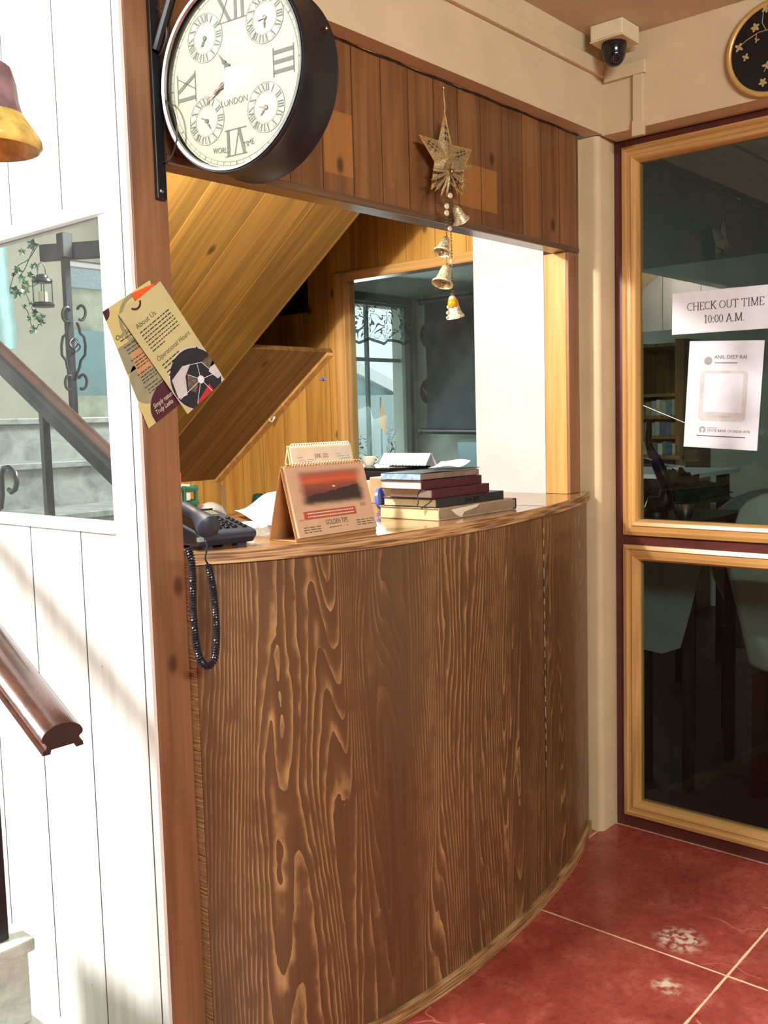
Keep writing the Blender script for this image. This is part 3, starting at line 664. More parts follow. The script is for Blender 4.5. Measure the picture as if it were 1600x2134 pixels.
# ================================================================== CLOCK
th = 0.122; AX = V((math.cos(th), math.sin(th), 0)); RGT = V((math.sin(th), -math.cos(th), 0)); CK = V((1.113, 1.277, 1.858))
RD = 0.152; DEP = 0.082
ck = thing('station_clock', CK+V((0, 0, -0.16)), 'round black double-sided station clock with cream world-time dial on a wall bracket', 'clock')
MB().lathe([(RD+0.001, -0.004), (RD+0.006, -0.006), (RD+0.008, 0.0), (RD+0.006, 0.006), (RD+0.006, DEP-0.006), (RD+0.009, DEP), (RD+0.006, DEP+0.005), (RD-0.004, DEP+0.003), (RD-0.01, 0.012), (RD-0.002, 0.004)], CK, AX, 72, False).build('drum', 'black', ck, smooth=35)
MB().lathe([(RD-0.003, -0.002), (RD-0.001, -0.0065), (RD+0.003, -0.0075), (RD+0.0015, -0.001)], CK, AX, 72, False).build('rim', 'silver', ck, smooth=50)
MB().lathe([(0.001, 0.0), (RD-0.002, 0.0), (RD-0.002, 0.003), (0.001, 0.003)], CK+AX*0.006, AX, 72).build('dial', 'dial', ck)
MB().lathe([(0.001, 0.0), (RD-0.002, 0.0), (RD-0.002, 0.003), (0.001, 0.003)], CK+AX*(DEP-0.006), AX, 72).build('rear_dial', 'dial', ck)
sh = Sheet(CK+AX*0.006, RGT, V((0, 0, -1)), 1, 1, 0.0003)
R1 = 0.108
mm = MB()
for tx, a in (('XII', 0), ('III', 90), ('VI', 180), ('IX', 270)):
    A = math.radians(a); mm = MB(); roman(sh, mm, tx, R1*1.0*math.sin(A), -R1*1.0*math.cos(A), A, 0.042, 2); mm.build('numeral', 'ink_grey', ck)
mm = MB(); sh.ring(mm, 0, 0, 0.1385, 0.1392, 1, n=72); sh.ring(mm, 0, 0, 0.1445, 0.1452, 1, n=72)
for i in range(60):
    A = 2*PI*i/60; sh.line(mm, (0.1388*math.cos(A), 0.1388*math.sin(A)), (0.1450*math.cos(A), 0.1450*math.sin(A)), 0.0007 if i % 5 else 0.0022, 1)
mm.build('minute_track', 'ink_grey', ck)
for a_ in (('WORLD', -0.013, 0.1235, 0.0135, 2, 'RIGHT', 0.12, 0.8), ('TIME', 0.0165, 0.1215, 0.0135, 2, 'LEFT', -0.18, 0.85), ('LONDON', 0.0, 0.047, 0.015, 2, 'CENTER', 0.0, 0.9)):
    mm = MB(); sh.text(mm, *a_); mm.build('lettering', 'ink_grey', ck)
def hand(sh, mb, cx, cy, ang, L, wd, k, tail=0.0, fancy=True):
    ca, sa = math.cos(ang), math.sin(ang)
    def T(px, py): return (cx+px*ca+py*sa, cy+px*sa-py*ca)
    if fancy:
        pts = [(-wd, -tail), (-wd*0.6, L*0.25), (-wd*2.2, L*0.34), (-wd*0.7, L*0.46), (-wd*1.3, L*0.55), (-wd*0.35, L*0.66), (0, L), (wd*0.35, L*0.66), (wd*1.3, L*0.55), (wd*0.7, L*0.46), (wd*2.2, L*0.34), (wd*0.6, L*0.25), (wd, -tail)]
    else: pts = [(-wd, -tail), (-wd*0.5, L), (wd*0.5, L), (wd, -tail)]
    sh.poly(mb, [T(*p) for p in pts], k, False)
mm = MB(); hand(sh, mm, 0, 0, math.radians(-38), 0.056, 0.0032, 8); hand(sh, mm, 0, 0, math.radians(-118), 0.078, 0.0024, 10); sh.disc(mm, 0, 0, 0.008, 11, 20, False); mm.build('hands', 'ink', ck)
mm = MB(); hand(sh, mm, 0, 0, math.radians(-119), 0.07, 0.0012, 13, 0.018, False); mm.build('second_hand', 'red', ck)
for (u_, v_, h1, h2, rd) in ((-0.56, 0.67, 200, 215, 0), (0.665, 0.683, 262, 182, 1), (-0.59, -0.58, 300, 150, 0), (0.63, -0.606, 285, 225, 1)):
    cx, cy, r = u_*R1, -v_*R1, 0.040
    mm = MB(); sh.disc(mm, cx, cy, r, 1, 40, False); sd = mm.build('sub_dial', 'dial2', ck)
    mm = MB(); sh.ring(mm, cx, cy, r-0.0008, r, 2); sh.ring(mm, cx, cy, r*0.6, r*0.6+0.0005, 2)
    for i, tx in enumerate(('XII', 'I', 'II', 'III', 'IV', 'V', 'VI', 'VII', 'VIII', 'IX', 'X', 'XI')):
        A = 2*PI*i/12; roman(sh, mm, tx, cx+r*0.79*math.sin(A), cy-r*0.79*math.cos(A), A, 0.0115, 2, 0.22)
    mm.build('small_numerals', 'ink_grey', sd)
    mm = MB(); hand(sh, mm, cx, cy, math.radians(h1), 0.014, 0.0016, 4, fancy=False); hand(sh, mm, cx, cy, math.radians(h2), 0.024, 0.0011, 5); sh.disc(mm, cx, cy, 0.004, 6, 14, False); mm.build('small_hands', 'ink_grey', sd)
    if rd: mm = MB(); hand(sh, mm, cx, cy, math.radians(h1), 0.012, 0.0013, 7, 0.004, False); mm.build('red_hand', 'red', sd)
prof = [(RD*math.sin(t)*1.0, 0) for t in (0,)]
prof = [(max(0.0008, (RD-0.002)*i/14), -0.005-0.021*math.cos(0.5*PI*i/14)) for i in range(15)]
MB().lathe(prof+[(p[0], p[1]+0.002) for p in reversed(prof)], CK, (AX+RGT*-0.045+V((0, 0, -0.075))).normalized(), 64, False).build('dome_glass', 'clockglass', ck, smooth=60)
bp = CK+AX*0.055; bd = (RGT*0.93+V((0, 0, 0.30))).normalized(); MB().lathe([(0.004, 0), (0.004, 0.010), (0.0025, 0.012)], bp+bd*(RD+0.006), bd, 12).build('clamp_screw', 'brass', ck)
# bracket of the clock, screwed to the post
br = MB().obox((1.076, 1.441, 1.678), (0.021, 0, 0), (0, 0.008, 0), (0, 0, 0.47)).build('bracket_bar', 'black', ck, bevel=0.002)
MB().tube([(1.084, 1.436, 1.93), (1.09, 1.38, 2.03), (1.10, 1.30, 2.11), (1.12, 1.24, 2.118)], 0.008, 8).build('bracket_strut', 'black', ck, smooth=40)
MB().tube([(1.084, 1.441, 2.12), (1.15, 1.26, 2.12), (1.16, 1.16, 2.12)], 0.009, 8).build('bracket_arm', 'black', ck, smooth=40)
MB().tube([(1.152, 1.275, 2.12), (1.152, 1.278, 2.015)], 0.007, 8).build('hanger', 'black', ck, smooth=40)
sm = MB()
sm.tube([(1.090, 1.436-0.035*math.sin(t)-0.004, 1.79+0.055*math.cos(t)*(1-0.2*t/6)) for t in [0.15+i*0.25 for i in range(17)]], 0.0016, 5)
sm.build('bracket_scroll', 'iron', ck, smooth=60); sm = MB()
sm.tube([(1.088, 1.438-0.028*math.sin(t), 1.96+0.04*math.cos(t)) for t in [0.2*i for i in range(16)]], 0.0016, 5)
sm.build('bracket_scroll', 'iron', ck, smooth=60)
MB().ball((1.084, 1.440, 1.692), 0.004, (1, 0.6, 1)).build('bracket_screw', 'silver', ck)

# ================================================================== LEAFLETS on the post
def px_sheet(tl, tr, bl, Y, w=None, h=None):
    a, b, c = on(1, Y, *tl), on(1, Y, *tr), on(1, Y, *bl); u, v = b-a, c-a
    return Sheet(a, u, v, w or u.length, h or v.length)
s2 = px_sheet((213, 650), (312, 584), (310, 893), 1.4445)
W, H_ = s2.w, s2.h
lf = thing('leaflet', s2.P(W/2, H_, 0), 'older khaki leaflet with a plum arch, pinned behind the front leaflet on the post', 'leaflet', 'leaflets on the pine post')
s2.body(MB()).build('page', 'leaflet2', lf)
mm = MB(); s2.ring(mm, W*0.55, H_*0.20, W*0.30, W*0.36, 1, cl=True); mm.build('grey_ring', 'greyprint', lf); mm = MB(); s2.rect(mm, 0.001, H_*0.31, W*0.42, H_*0.22, 1); mm.build('grey_box', 'greyprint', lf); mm = MB(); s2.disc(mm, W*.3, H_*.66, W*.34, 1); mm.build('grey_disc', 'greyprint', lf)
mm = MB(); s2.rect(mm, W*0.18, H_*0.40, W*0.5, H_*0.20, 2); mm.build('tan_shape', 'tan', lf)
mm = MB(); s2.poly(mm, [(W*0.16, H_)]+[(W*0.56+W*0.42*math.cos(t), H_*0.93-H_*0.18*math.sin(t)) for t in [PI*(1-i/20) for i in range(21)]]+[(W, H_)], 2); mm.build('plum_arch', 'plum', lf); mm = MB(); s2.disc(mm, 0.0, 0.002, W*.12, 2); mm.build('plum_dot', 'plum', lf)
mm = MB()
for i, (t, x0, x1) in enumerate([(.27, .1, .5), (.33, .12, .42), (.36, .14, .5), (.39, .15, .48), (.45, .14, .5), (.48, .2, .66), (.505, .2, .66), (.53, .2, .6), (.58, .16, .46), (.61, .2, .7), (.635, .2, .72), (.66, .2, .6), (.70, .2, .5), (.73, .24, .74), (.755, .24, .7)]):
    s2.words(mm, W*x0, H_*t, W*(x1-x0), H_*0.009, 3, 0.007, i)
s2.text(mm, 'Our Services', W*0.04, H_*0.255, 0.0115, 3); mm.build('small_print', 'ink', lf)
mm = MB(); s2.text(mm, 'Simply natural', W*0.22, H_*0.895, 0.0120, 4, sx=0.78); s2.text(mm, 'Truly Laaka', W*0.22, H_*0.950, 0.0120, 4, sx=0.78); mm.build('white_lettering', 'papercream', lf)
s1 = px_sheet((247, 656), (334, 586), (391, 863), 1.440)
W, H_ = s1.w, s1.h
lf = thing('leaflet', s1.P(W/2, H_, 0), 'khaki leaflet with opening hours and a round tent picture, tilted in front on the post', 'leaflet', 'leaflets on the pine post')
s1.body(MB()).build('page', 'leaflet', lf)
mm = MB(); s1.ring(mm, W*0.36, -0.001, W*0.10, W*0.135, 1, 20, 150); mm.build('plum_arc', 'plum', lf); mm = MB(); s1.ring(mm, W*1.08, H_*0.66, W*0.2, W*0.235, 1, 110, 205, cl=True); mm.build('plum_arc', 'plum', lf)
mm = MB(); s1.text(mm, 'About Us', W*0.13, H_*0.185, 0.0130, 1); mm.build('heading', 'ink', lf); mm = MB(); s1.text(mm, 'Operational Hours', W*0.11, H_*0.495, 0.0130, 1, sx=0.9); mm.build('heading', 'ink', lf)
mm = MB()
for i in range(7): s1.words(mm, W*0.13, H_*(0.215+i*0.030), W*(0.72 if i < 6 else 0.3), H_*0.010, 1, 0.007, i+40)
mm.build('small_print', 'ink', lf); mm = MB()
for i, (t, x1) in enumerate([(.535, .42), (.565, .28), (.605, .44), (.635, .28)]): s1.words(mm, W*0.13, H_*t, W*x1, H_*0.011, 1, 0.008, i+60)
mm.build('small_print', 'ink', lf)
cx, cy, r = W*0.53, H_*0.82, W*0.52
mm = MB(); s1.disc(mm, cx, cy, r*1.04, 1); pc = mm.build('picture_edge', 'greylight', lf)
mm = MB(); s1.disc(mm, cx, cy, r, 2); pic = mm.build('round_picture', 'navy', lf)
mm = MB(); s1.poly(mm, [(cx-r*.98, cy+r*.1), (cx-r*.8, cy-r*.5), (cx-r*.2, cy-r*.62), (cx+r*.1, cy-r*.5), (cx-r*.3, cy-r*.30), (cx-r*.62, cy+.2*r)], 3); mm.build('tent_canvas', 'greylight', pic); mm = MB(); s1.poly(mm, [(cx+r*.55, cy+r*.1), (cx+r*.9, cy-r*.1), (cx+r, cy+r*.5), (cx+r*.7, cy+r*.5)], 3); mm.build('tent_canvas', 'greylight', pic)
mm = MB(); s1.poly(mm, [(cx-r*.5, cy+.1*r), (cx-r*.2, cy-r*.3), (cx+r*.02, cy+r*.1), (cx-r*.3, cy+r*.35)], 3); mm.build('rug_shape', 'brownprint', pic); mm = MB(); s1.poly(mm, [(cx+r*.5, cy-r*.3), (cx+r*.9, cy-r*.3), (cx+r*.95, cy+r*.05), (cx+r*.62, cy+r*.02)], 3); mm.build('rug_shape', 'brownprint', pic)
mm = MB(); s1.poly(mm, [(cx-r*.5, H_*.985), (cx+r*.3, H_*.93), (cx+r*.3, H_), (cx-r*.5, H_)], 3); mm.build('red_cushion', 'crimson', pic)
mm = MB(); hub = (cx+r*.12, cy+r*.12)
for e in ((cx-r*.95, cy+.15*r), (cx-r*.2, cy-r*.3), (cx+r*.32, cy-r*.35), (cx+r*.75, cy+r*.3), (cx+r*.25, H_), (cx-r*.5, H_*.99)): s1.line(mm, hub, e, 0.0011, 4, True)
s1.line(mm, (cx-r*.2, cy-r*.62), (cx+r*.5, cy-r*.3), 0.001, 4, True); s1.line(mm, (cx+r*.5, cy-r*.3), (cx+r*.7, cy+r*.3), 0.001, 4, True); s1.disc(mm, hub[0], hub[1], r*.13, 5); mm.build('white_struts', 'paper', pic)
s3 = px_sheet((275, 611), (331, 586), (283, 630), 1.4425); mm = MB(); s3.body(mm); orange_tab = mm.build('orange_tab', 'orange', lf)
mm = MB(); s3.disc(mm, s3.w*0.86, s3.h*0.35, s3.h*0.32, 1, 20); mm.build('green_spot', 'green', orange_tab)

# ================================================================== DESK TELEPHONE
P0 = V((1.232, 1.392, ZT)); pu = V((-0.985, 0.172, 0)); pv = V((0.172, 0.985, 0)); PZ = V((0, 0, 1))
def PP(a, b, c): return P0+pu*a+pv*b+PZ*c           # a leftwards, b backwards, c up
ph = thing('desk_telephone', P0+pu*0.07+pv*0.08, 'dark navy corded desk telephone with push buttons beside the pine post', 'telephone')
PW, PD = 0.122, 0.150
def zt(b): return 0.030+b*0.19
pb = MB(); n = 10
prof = [(0.012, 0.006), (0.0, 0.018), (-0.002, 0.026), (0.004, 0.0305)]+[(0.004+(PD-0.004)*i/n, zt(PD*i/n)+0.001) for i in range(1, n+1)]+[(PD+0.004, zt(PD)-0.006), (PD-0.004, 0.006)]
pb.prism([PP(0, b, c) for b, c in prof], pu*PW)
pb.build('base', 'phone', ph, bevel=0.004, seg=3)
MB().obox(PP(0.012, 0.02, 0.0), pu*0.02, pv*0.02, PZ*0.007).build('foot', 'phone', ph)
MB().obox(PP(0.012, 0.11, 0.0), pu*0.02, pv*0.02, PZ*0.007).build('foot', 'phone', ph)
MB().obox(PP(0.085, 0.11, 0.0), pu*0.02, pv*0.02, PZ*0.007).build('foot', 'phone', ph)
MB().obox(PP(0.085, 0.02, 0.0), pu*0.02, pv*0.02, PZ*0.007).build('foot', 'phone', ph)
tilt = V((0, 0, 0)); TN = (pv+PZ*0.19).normalized(); TNz = pu.cross(TN); TNz = TNz if TNz.z > 0 else -TNz
def onTop(a, b, h=0): return PP(a, b, zt(b)+0.0012)+TNz*h
def key(a, b, wa, wb, h=0.003, name='key', mat='phone_key'):
    m = MB(); o = onTop(a, b); m.obox(o-TNz*0.001, pu*wa, TN*wb, TNz*(h+0.001)); m.build(name, mat, ph, bevel=min(wa, wb)*0.28, seg=2)
for r in range(4):
    for c in range(3): key(0.028+c*0.0165, 0.022+r*0.0165, 0.0115, 0.0095, 0.0035, 'number_key')
for r in range(5): key(0.010, 0.018+r*0.0150, 0.0095, 0.0075, 0.0035, 'function_key')
for c in range(3): key(0.026+c*0.018, 0.091, 0.013, 0.0055, 0.003, 'function_key')
key(0.024, 0.101, 0.045, 0.008, 0.002, 'label_strip', 'silver')
dsp = MB().obox(onTop(0.016, 0.114)-TNz*0.001, pu*0.066, TN*0.030, TNz*0.0025).build('display', 'lcd', ph, bevel=0.001)
MB().obox(onTop(0.012, 0.1455)-TNz*0.001, pu*0.074, TN*0.003, TNz*0.005).build('display_hood', 'phone_key', ph)
hs = MB(); pts = []; rr = []
for i in range(21):
    t = i/20; b = -0.012+t*0.172
    e = abs(t-0.5)*2; pts.append(PP(0.104, b, zt(max(b, 0))+0.015+0.010*(1-e**2)-0.006*e**3)); rr.append(0.0135+0.012*max(0, (e-0.45)/0.55)**0.8*(1 if e < 0.97 else 0.8))
rr[0] = 0.012; rr[-1] = 0.012
hs.tube(pts, rr, 20).build('handset', 'phone', ph, smooth=60, bevel=0)
# coiled cord hanging over the counter edge
cpx = [(392, 1142), (399, 1170), (401, 1210), (402, 1260), (405, 1310), (410, 1350), (419, 1378), (430, 1388), (440, 1384), (448, 1368), (451, 1330), (449, 1280), (444, 1230), (437, 1192), (434, 1176)]
cyl = [on(1, 1.352 if i > 0 else 1.362, *p) for i, p in enumerate(cpx)]
def smooth3(P, n=16):
    out = []
    for i in range(len(P)-1):
        a, b, c, d = [P[max(0, min(len(P)-1, j))] for j in (i-1, i, i+1, i+2)]
        for k in range(n): t = k/n; out.append(0.5*((2*b)+(c-a)*t+(2*a-5*b+4*c-d)*t*t+(3*b-a-3*c+d)*t**3))
    return out+[P[-1]]
axis = smooth3(cyl, 40); L = [0.0]
for i in range(1, len(axis)): L.append(L[-1]+(axis[i]-axis[i-1]).length)
helix = []; pitch = 0.0046; turns = L[-1]/pitch; N = int(turns*12); j = 0; ref = V((0, 1, 0))
for i in range(N+1):
    s_ = L[-1]*i/N
    while j < len(L)-2 and L[j+1] < s_: j += 1
    f = (s_-L[j])/max(1e-9, L[j+1]-L[j]); c = axis[j].lerp(axis[j+1], f); d = (axis[j+1]-axis[j]).normalized()
    a = (ref-d*ref.dot(d)).normalized(); b = d.cross(a); A = 2*PI*i/12
    helix.append(c+(a*math.cos(A)+b*math.sin(A))*0.0052)
MB().tube(helix, 0.0021, 5).build('coiled_cord', 'cord', ph, smooth=70)
MB().tube(smooth3([on(1, 1.355, 434, 1177), on(1, 1.352, 428, 1165), on(1, 1.358, 430, 1150), on(1, 1.370, 431, 1136), on(1, 1.385, 427, 1126)], 6), 0.0016, 6).build('cord_lead', 'cord', ph, smooth=60)
MB().obox(on(1, 1.386, 425, 1129), pu*0.008, pv*0.012, PZ*0.007).build('cord_plug', 'clear', ph)

# ================================================================== CALENDARS
def calendar(o, u, hv, ang_w, h, name, label, page, tent, spiral, loops, thick=0.006):
    """o: front left bottom corner; u: unit along the front; hv: unit backwards; ang_w: base depth"""
    o = V(o); u = V(u); w_ = loops[1]
    ap = o+hv*(ang_w*0.5)+PZ*math.sqrt(h*h-(ang_w/2)**2)
    t = thing(name, o+u*w_/2+hv*ang_w/2, label, 'calendar', 'desk calendars on the counter')
    vdir = (o-ap).normalized(); nrm = vdir.cross(u).normalized(); nrm = nrm if nrm.dot(hv) < 0 else -nrm
    MB().prism([o, o+u*w_, ap+u*w_, ap], -nrm*0.002).build('front_card', tent, t)
    bk = o+hv*ang_w; bn = (bk-ap).normalized().cross(u).normalized(); bn = bn if bn.dot(hv) > 0 else -bn
    MB().prism([bk, bk+u*w_, ap+u*w_, ap], -bn*0.002).build('back_card', tent, t)
    MB().prism([o+PZ*0.0003, o+u*w_+PZ*0.0003, bk+u*w_+PZ*0.0003, bk+PZ*0.0003], PZ*0.0012).build('base_card', tent, t)
    pg = MB().prism([o+u*0.004-vdir*0.006+nrm*0.0005, o+u*(w_-0.002)-vdir*0.006+nrm*0.0005, ap+u*(w_-0.002)+vdir*0.003+nrm*0.0005, ap+u*0.004+vdir*0.003+nrm*0.0005], nrm*thick).build('page_block', page, t, bevel=0.0008)
    for i in range(loops[0]):
        c = ap+u*(0.012+(w_-0.024)*i/(loops[0]-1))+vdir*0.002+nrm*thick*0.35
        m = MB(); m.tube([c+(PZ*math.sin(a)+nrm*math.cos(a))*0.0058+u*0.0015*math.sin(a) for a in [2*PI*k/10 for k in range(10)]], 0.0008, 5, True)
        m.build('spiral_ring', spiral, t, smooth=60)
    return t, Sheet(ap+u*0.004+vdir*0.003+nrm*(thick+0.0006), u, vdir, w_-0.006, h-0.009), pg
cu_ = V((0.9995, 0.002, 0)).normalized(); cv_ = V((-0.002, 0.9995, 0))
t, s, pg = calendar((1.292, 1.347, ZT), cu_, cv_, 0.078, 0.150, 'desk_calendar', 'tan tent desk calendar with a sunset picture, in front on the counter', 'calpage', 'caltent', 'brass', (27, 0.233))
mm = MB(); s.rect(mm, s.w*0.07, s.h*0.045, s.w*0.90, s.h*0.575, 1); mm.build('sunset_picture', 'sunset', pg)
mm = MB(); s.rect(mm, s.w*0.105, s.h*0.645, s.w*0.66, s.h*0.115, 1); bnd = mm.build('date_band', 'calband', pg)
mm = MB()
for i in range(2):
    s.words(mm, s.w*0.15, s.h*(0.672+i*0.045), s.w*0.58, s.h*0.014, 2, 0.005, i)
mm.build('date_numerals', 'papercream', bnd)
mm = MB(); s.text(mm, 'GOLDEN TIPS', s.w*0.49, s.h*0.862, 0.0145, 1, 'CENTER', sx=0.72); mm.build('lettering', 'ink', pg)
mm = MB(); s.text(mm, 'DAY', s.w*0.04, s.h*0.775, 0.006, 1); s.text(mm, '2025', s.w*0.83, s.h*0.655, 0.0105, 1, sx=0.9)
for i in range(3):
    s.words(mm, s.w*0.07, s.h*(0.862+i*0.034), s.w*0.21, s.h*0.014, 1, 0.012, i+5)
mm.build('small_print', 'brownprint', pg); mm = MB()
for i in range(3): s.words(mm, s.w*0.74, s.h*(0.850+i*0.034), s.w*0.23, s.h*0.014, 1, 0.012, i+9)
s.words(mm, s.w*0.38, s.h*0.90, s.w*0.24, s.h*0.010, 1, 0.05, 3); mm.build('small_print', 'brownprint', pg)
t, s, pg = calendar((1.432, 1.475, ZT), cu_, cv_, 0.075, 0.184, 'desk_calendar', 'white tent desk calendar showing June, standing behind the sunset calendar', 'papercream', 'leaflet', 'white_plastic', (24, 0.196), 0.004)
mm = MB(); s.text(mm, 'JUNE', s.w*0.46, s.h*0.155, 0.0135, 1, 'RIGHT', sx=0.62); mm.build('month', 'ink', pg)
mm = MB(); s.text(mm, '- 2025', s.w*0.47, s.h*0.155, 0.0135, 1, 'LEFT', sx=0.62); mm.build('year', 'red', pg)
mm = MB()
for i, (x, y, w_) in enumerate([(.08, .135, .09), (.10, .165, .24), (.11, .195, .2), (.72, .115, .08), (.73, .145, .2), (.78, .175, .16)]): s.words(mm, s.w*x, s.h*y, s.w*w_, s.h*0.008, 1, 0.03, i)
mm.build('small_print', 'ink_soft', pg)

# ================================================================== BOOK STACK
def book(x, y, z, lx, ly, h, cover, page, label, left_spine=False, ct_=0.0022, over=0.003, rot=0.0, name='book'):
    """front corner (x, y): the long side runs along +x (spine side faces the lobby), the short side along +y"""
    c, s_ = math.cos(rot), math.sin(rot); U = V((c, s_, 0)); W_ = V((-s_, c, 0)); o = V((x, y, z))
    t = thing(name, o+U*lx/2+W_*ly/2, label, 'book', 'stack of books and diaries on the counter')
    cv = MB(); cv.obox(o, U*lx, W_*ly, PZ*ct_); cv.obox(o+PZ*(h-ct_), U*lx, W_*ly, PZ*ct_); cv.obox(o-W_*0.0008, U*lx, W_*(ct_+0.001), PZ*h)
    cv.build('cover', cover, t, bevel=0.0009)
    MB().obox(o+U*over+W_*(ct_+0.0005)+PZ*ct_, U*(lx-2*over), W_*(ly-ct_-over), PZ*(h-2*ct_)).build('page_block', page, t)
    return t, Sheet(o-W_*0.0012+PZ*h, U, -PZ, lx, h), (o, U, W_)
z = ZT
t, s, fr = book(1.727, 1.338, z, 0.312, 0.178, 0.0285, 'tan_cover', 'pages_y', 'big worn tan register at the bottom of the book stack', name='register_book')
s.n = s.n
mm = MB(); s.rect(mm, 0.0, 0.0035, s.w*0.985, s.h*0.72, 2); mm.build('worn_spine_paper', 'grey_board', t)
mm = MB(); s.poly(mm, [(s.w*.14, s.h*0.22), (s.w*.5, s.h*.05), (s.w*.46, s.h*.30), (s.w*.30, s.h*.55), (s.w*.27, s.h*.95), (s.w*.2, s.h*.7)], 3); mm.build('torn_flap', 'papercream', t)
MB().obox(fr[0]+fr[1]*0.298-fr[2]*0.0016+PZ*0.002, fr[1]*0.0155, fr[2]*0.004, PZ*0.0255).build('spine_tape', 'black_cover', t)
z += 0.0288
t, s, fr = book(1.730, 1.346, z, 0.268, 0.160, 0.0205, 'black_cover', 'pages_y', 'black diary second from the bottom of the book stack', name='diary')
mm = MB(); s.text(mm, 'Diary 2070', s.w*0.40, s.h*0.68, 0.0125, 2, sx=1.0); mm.build('embossed_title', 'phone_key', t)
rb = smooth3([fr[0]+fr[2]*0.012-fr[1]*0.0002+PZ*0.018, fr[0]+fr[2]*0.016-fr[1]*0.005+PZ*0.012, fr[0]+fr[2]*0.030-fr[1]*0.006+PZ*0.004, fr[0]+fr[2]*0.040-fr[1]*0.006-PZ*0.003], 6)
MB().tube(rb, 0.0014, 6).build('ribbon', 'black_cover', t, smooth=60)
z += 0.0208
t, s, fr = book(1.724, 1.352, z, 0.222, 0.128, 0.0215, 'maroon_cover', 'pages', 'wider maroon diary with faint gold title, third from the bottom', name='diary')
mm = MB(); s.text(mm, '08', s.w*0.27, s.h*0.62, 0.0088, 2, 'CENTER', sx=0.9); s.text(mm, '2081', s.w*0.78, s.h*0.56, 0.0075, 2, 'CENTER', sx=0.9); mm.build('gilt_title', 'brass', t)
rb = smooth3([fr[0]+fr[2]*0.016+PZ*0.019-fr[1]*0.0002, fr[0]+fr[2]*0.026-fr[1]*0.005+PZ*0.021, fr[0]+fr[2]*0.036-fr[1]*0.008+PZ*0.010, fr[0]+fr[2]*0.034-fr[1]*0.010-PZ*0.008, fr[0]+fr[2]*0.038-fr[1]*0.009-PZ*0.016], 6)
MB().tube(rb, 0.0013, 6).build('ribbon', 'black_cover', t, smooth=60)
z += 0.0218
t, s, fr = book(1.697, 1.362, z, 0.232, 0.122, 0.0205, 'maroon_cover', 'pages', 'narrower plain maroon diary, second from the top of the stack', name='diary')
MB().obox(fr[0]+fr[1]*0.19-fr[2]*0.006+PZ*0.0205, fr[1]*0.022, fr[2]*0.012, PZ*0.0006).build('gold_ribbon_tip', 'brass', t)
z += 0.0215
bt = thing('notebook', (1.81, 1.42, z), 'notebook with blue marbled page edge and black cover, topmost of the book stack', 'book', 'stack of books and diaries on the counter')
o = V((1.698, 1.366, z)); MB().obox(o+PZ*0.001, V((0.002, 0, 0)), V((0, 0.116, 0)), PZ*0.0125).build('blue_page_edge', 'blue_cover', bt)
MB().obox(o+V((0.002, 0.0008, 0.001)), V((0.225, 0, 0)), V((0, 0.115, 0)), PZ*0.0125).build('page_block', 'pages_g', bt)
cvm = MB(); cvm.grid(lambda a, b: o+V((0.0+0.229*a, -0.0006+0.117*b, 0.0141+0.0016*math.sin(a*6)*(1-b)+0.004*max(0, a-0.8)*5*(1-b))), 14, 4, (0, 0, 0.0008)); cvm.build('top_cover', 'black_cover', bt, smooth=50)
MB().obox(o, V((0.229, 0, 0)), V((0, 0.117, 0)), PZ*0.0009).build('bottom_cover', 'black_cover', bt)
sc_ = thing('paper_scrap', (1.905, 1.43, z+0.017), 'curled white paper scrap lying on top of the book stack', 'paper')
MB().grid(lambda a, b: V((1.868+0.05*a, 1.385+0.09*b, z+0.0205+0.013*a*a+0.003*math.sin(b*5))), 8, 6, (0, 0, 0.0006)).build('scrap_sheet', 'paper', sc_, smooth=60)

# ================================================================== CLUTTER behind and on the counter
def clutter_y(px, py, Y): return on(1, Y, px, py)
a = V((1.385, 1.83, ZT)); gh = thing('pen_holder', a, 'dark green slatted pen holder beside the post, behind the telephone', 'holder')
MB().box(a.x-0.04, a.x+0.026, a.y-0.03, a.y+0.03, ZT, ZT+0.006).build('base', 'green_plastic', gh)
for zz in (0.022, 0.052, 0.084):
    m = MB(); m.tube([(a.x-0.04, a.y-0.03, ZT+zz), (a.x+0.026, a.y-0.03, ZT+zz), (a.x+0.026, a.y+0.03, ZT+zz), (a.x-0.04, a.y+0.03, ZT+zz)], 0.0075, 8, True); m.build('band', 'green_plastic', gh, smooth=40)
for dx, dy in ((-0.04, -0.03), (-0.008, -0.031), (0.026, -0.03), (0.026, 0.03), (-0.04, 0.03)): MB().tube([(a.x+dx, a.y+dy, ZT+0.004), (a.x+dx, a.y+dy, ZT+0.092)], 0.005, 8).build('upright', 'green_plastic', gh, smooth=40)
tag(MB().box(a.x-0.026, a.x+0.018, a.y-0.02, a.y+0.02, ZT+0.0065, ZT+0.094).build('note_pad', 'papercream'), 'cream note pad standing inside the green pen holder', 'note pad')
hl = thing('highlighter', (a.x-0.035, a.y-0.012, ZT+0.01), 'orange capped highlighter poking out of the green holder', 'pen')
p_ = on(1, a.y-0.015, 373, 1030)
MB().lathe([(0.006, 0), (0.0075, 0.004), (0.0075, 0.07)], (p_.x, a.y-0.033+0.022, ZT+0.0065), n=14).build('barrel', 'orange_plastic', hl, smooth=40)
MB().lathe([(0.0085, 0), (0.0085, 0.044), (0.0055, 0.050), (0.003, 0.051)], (p_.x, a.y-0.011, ZT+0.0765), n=14).build('cap', 'orange_plastic', hl, smooth=40)
c = V((1.452, 1.80, ZT)); bw = thing('plastic_bowl', c, 'clear plastic bowl turned upside down behind the telephone', 'bowl')
